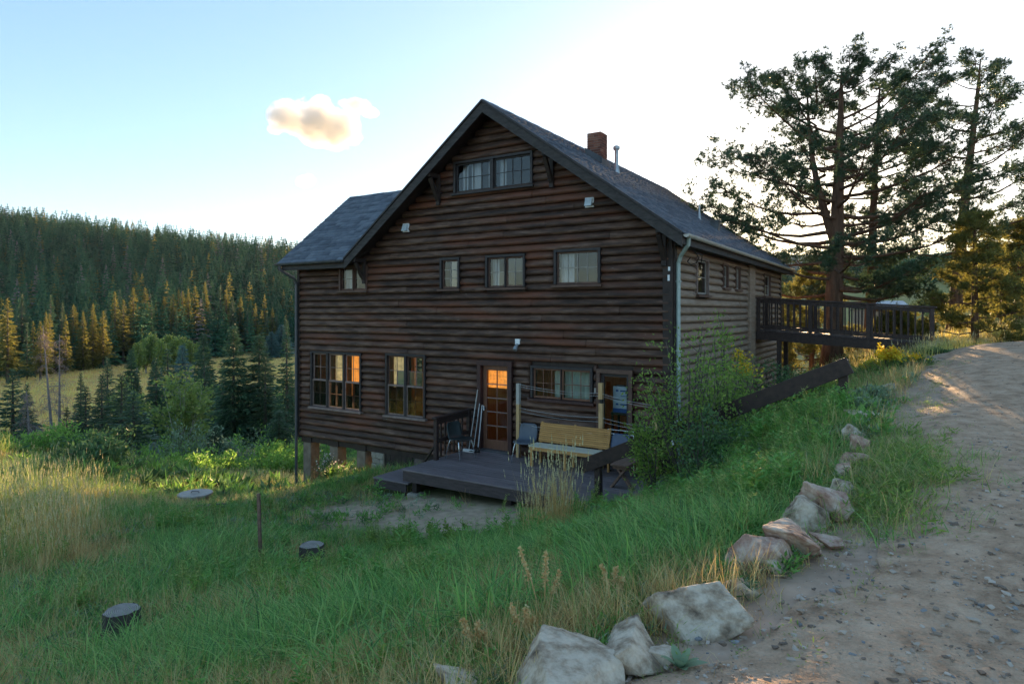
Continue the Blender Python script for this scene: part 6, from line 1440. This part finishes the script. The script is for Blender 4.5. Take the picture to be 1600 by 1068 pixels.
# mullein rosette, tan dock stalks
def fat_leaf(L, W, az, el, curl):
    V = []; n = 7; d = np.array([math.cos(az), math.sin(az), 0]); s = np.array([-d[1], d[0], 0])
    for k in range(n):
        t = k/(n-1); p = d*L*t*math.cos(el) + np.array([0,0,L*(t*math.sin(el) - curl*t*t)]); w = W*math.sin(math.pi*min(.98, .12+.86*t))**.8
        V += [p - s*w/2 + [0,0,.14*w], p, p + s*w/2 + [0,0,.14*w]]
    F = []
    for k in range(n-1): F += [(3*k, 3*k+1, 3*k+4, 3*k+3), (3*k+1, 3*k+2, 3*k+5, 3*k+4)]
    return [tuple(v) for v in V], F
xm, ym = tx(1063, 2.62), 2.62
mu = empty('mullein_plant', (xm, ym, float(road_z(xm, ym)[0])), 0, 'silvery green mullein rosette at the foot of the boulders', 'plant'); rm_ = random.Random(2)
for k in range(9): V_, F_ = fat_leaf(rm_.uniform(.07, .12), .042, k*2.4, .35 + k*.09, .15); link('leaf', MB().add(V_, F_).mesh('leaf', True, False), M['silver'], mu)
def dock(u, Y, H, seed, label):
    x = tx(u, Y); r = empty('dock_plant', (x, Y, gz(x, Y)), 0, label, 'plant', 'tan dock stalks by the boulders'); rg = np.random.default_rng(seed); w = MB(); P = []; D = []
    for k in range(3):
        az = (2.9, .6, .1)[k] + rg.uniform(-.2,.2); ln = H*(1, .95, .7)[k]; lean = (.34, .04, .30)[k]; e = np.array([math.cos(az)*lean*ln, math.sin(az)*lean*ln*.3, ln]); w.tube([(0,0,-.03), tuple(e*.5 + [0,0,.02]), tuple(e)], [.005, .004, .002], 5)
        for q in range(120): t = rg.uniform(.55, 1.0); P.append(e*t + rg.normal(0, .011*(1.35-t), 3)); D.append(rg.normal(size=3) + [0,0,.6])
    w.build('stalks', M['dock'], r); V, F = leaves_np(np.array(P), np.array(D), .016, .012, rg); tag(link('seed_clusters', np_mesh('seed_clusters', V, F), M['dock'], r), kind='stuff')
    V, F = leaves_np(rg.normal(0, .03, (14, 3))*[1,1,.3], rg.normal(size=(14, 3)) + [0,0,.7], .13, .03, rg); link('leaves', np_mesh('leaves', V, F), M['weed'], r)
dock(850, 3.45, .40, 1, 'tallest tan-orange dock stalks standing before the lush grass'); dock(820, 3.05, .20, 2, 'short tan dock stalk just above the long pale boulder'); dock(960, 3.5, .22, 3, 'small tan dock stalk above the tan-topped boulder'); dock(745, 3.0, .19, 4, 'small tan dock stalk at the bottom left of the boulders')
# pale flowering rose bush under the wing, by the second pier
hx_, hy_ = from_house(-9.35, -.55)
shrub('rose_bush', hx_, hy_, .95, .5, 51, 900, .06, .045, 'willow_dark', 'small bush with pale blossoms between the piers under the wing', 'bush', None, extra=blossoms('pinkflower', 90, .06, 8, .45), stems=14)
# far cabin on the right-hand meadow
xc, yc = tx(1378, 105), 105.0
fc = empty('meadow_cabin', (xc, yc, gz(xc, yc)), .15, 'small far cabin with a pale metal roof on the meadow', 'cabin'); hc = max(2.2, -gz(xc, yc) + .3)
MB().box(-3.4, 3.4, -2.4, 2.4, -.5, hc).build('wall', M['log_glare'], fc); MB().prism([(-2.9, hc-.1), (0, hc+1.35), (2.9, hc-.1), (2.9, hc+.0), (0, hc+1.5), (-2.9, hc+.0)], 'x', -3.8, 3.8).build('roof', M['galv'], fc)
MB().box(-1.0, -.1, -2.46, -2.401, 0, 1.9).build('door', M['trim'], fc)
for xw in (-2.4, 1.5): MB().box(xw-.5, xw+.5, -2.46, -2.401, .9, 1.8).build('window', M['white'], fc)
# ------------------------------------------------------------------ clouds and air
def volume_mat(name, nodes):
    m = bpy.data.materials.new(name); m.use_nodes = True; n, l = nt(m); n.remove(n['Principled BSDF']); v = n.new('ShaderNodeVolumePrincipled'); l.new(v.outputs[0], n['Material Output'].inputs['Volume']); nodes(n, l, v); return m
HAZE = 0.00005
def hz(n, l, v): v.inputs['Color'].default_value = (.62, .76, 1.0, 1); v.inputs['Density'].default_value = HAZE; v.inputs['Anisotropy'].default_value = .2
o = MB().box(-1500, 2400, -120, 3000, -18, 190).build('haze', volume_mat('haze_air', hz)); tag(o, 'thin evening haze filling the valley air', 'haze', kind='stuff')
def cloud(u, v, Y, blobs, label, dens, seed):
    cx, cy, cz = px(u, v, Y); k = Y / F_PX
    bm = bmesh.new()
    for (bu, bv, ru, rv) in blobs:
        r = bmesh.ops.create_icosphere(bm, subdivisions=3, radius=1.0); 
        for q in r['verts']: q.co = Vector((q.co.x*ru*k*1.25 + bu*k, q.co.y*ru*k*1.1, q.co.z*rv*k*1.3 - bv*k))
    me = bpy.data.meshes.new('cloud'); bm.to_mesh(me); bm.free()
    o = link('cloud', me); o.location = (cx, cy, cz); rm = o.modifiers.new('union', 'REMESH'); rm.mode = 'VOXEL'; rm.voxel_size = 3.0 * k
    def nd(n, l, vv):
        tc = n.new('ShaderNodeTexCoord'); nz = n.new('ShaderNodeTexNoise'); nz.inputs['Scale'].default_value = .03 / k; nz.inputs['Detail'].default_value = 8; nz.inputs['Roughness'].default_value = .68
        mp = n.new('ShaderNodeMapping'); mp.inputs['Location'].default_value = (seed*3.3, 0, 0); l.new(tc.outputs['Object'], mp.inputs[0]); l.new(mp.outputs[0], nz.inputs[0])
        # distance to the nearest blob gives a soft body, noise frays it
        acc = None
        for (bu, bv, ru, rv) in blobs:
            m2 = n.new('ShaderNodeMapping'); m2.vector_type = 'TEXTURE'; m2.inputs['Location'].default_value = (bu*k, 0, -bv*k); m2.inputs['Scale'].default_value = (ru*k*1.25, ru*k*1.1, rv*k*1.3)
            l.new(tc.outputs['Object'], m2.inputs[0]); ln = n.new('ShaderNodeVectorMath'); ln.operation = 'LENGTH'; l.new(m2.outputs[0], ln.inputs[0])
            if acc is None: acc = ln.outputs['Value']
            else:
                mn = n.new('ShaderNodeMath'); mn.operation = 'SMOOTH_MIN'; mn.inputs[2].default_value = .3; l.new(acc, mn.inputs[0]); l.new(ln.outputs['Value'], mn.inputs[1]); acc = mn.outputs[0]
        sb = n.new('ShaderNodeMath'); sb.operation = 'MULTIPLY_ADD'; sb.inputs[1].default_value = 2.6; l.new(nz.outputs[0], sb.inputs[0]); 
        ng = n.new('ShaderNodeMath'); ng.operation = 'MULTIPLY_ADD'; ng.inputs[1].default_value = -1.5; ng.inputs[2].default_value = .0; l.new(acc, ng.inputs[0]); l.new(ng.outputs[0], sb.inputs[2])
        mr = n.new('ShaderNodeMapRange'); mr.inputs['From Min'].default_value = 0; mr.inputs['From Max'].default_value = .5; mr.inputs['To Max'].default_value = dens / k; l.new(sb.outputs[0], mr.inputs[0])
        l.new(mr.outputs[0], vv.inputs['Density']); vv.inputs['Color'].default_value = (1, .985, .97, 1); vv.inputs['Anisotropy'].default_value = .15
    me.materials.append(volume_mat('cloud_vapour', nd)); tag(o, label, 'cloud', 'small clouds'); return o
cloud(505, 192, 1600, [(-52,-8,30,24), (-10,-2,34,32), (22,12,34,26), (-5,-34,14,12), (50,-28,22,10), (74,-16,13,8), (-74,10,12,9)], 'largest peach-tinted puffy cloud left of the gable', .085, 1)
cloud(478, 283, 1600, [(0,0,16,9), (6,-6,8,6)], 'faint small cloud just above the wing roof', .06, 2)
cloud(845, 155, 1600, [(-6,-2,11,7), (8,4,10,8)], 'faint small cloud right of the gable peak', .035, 3)
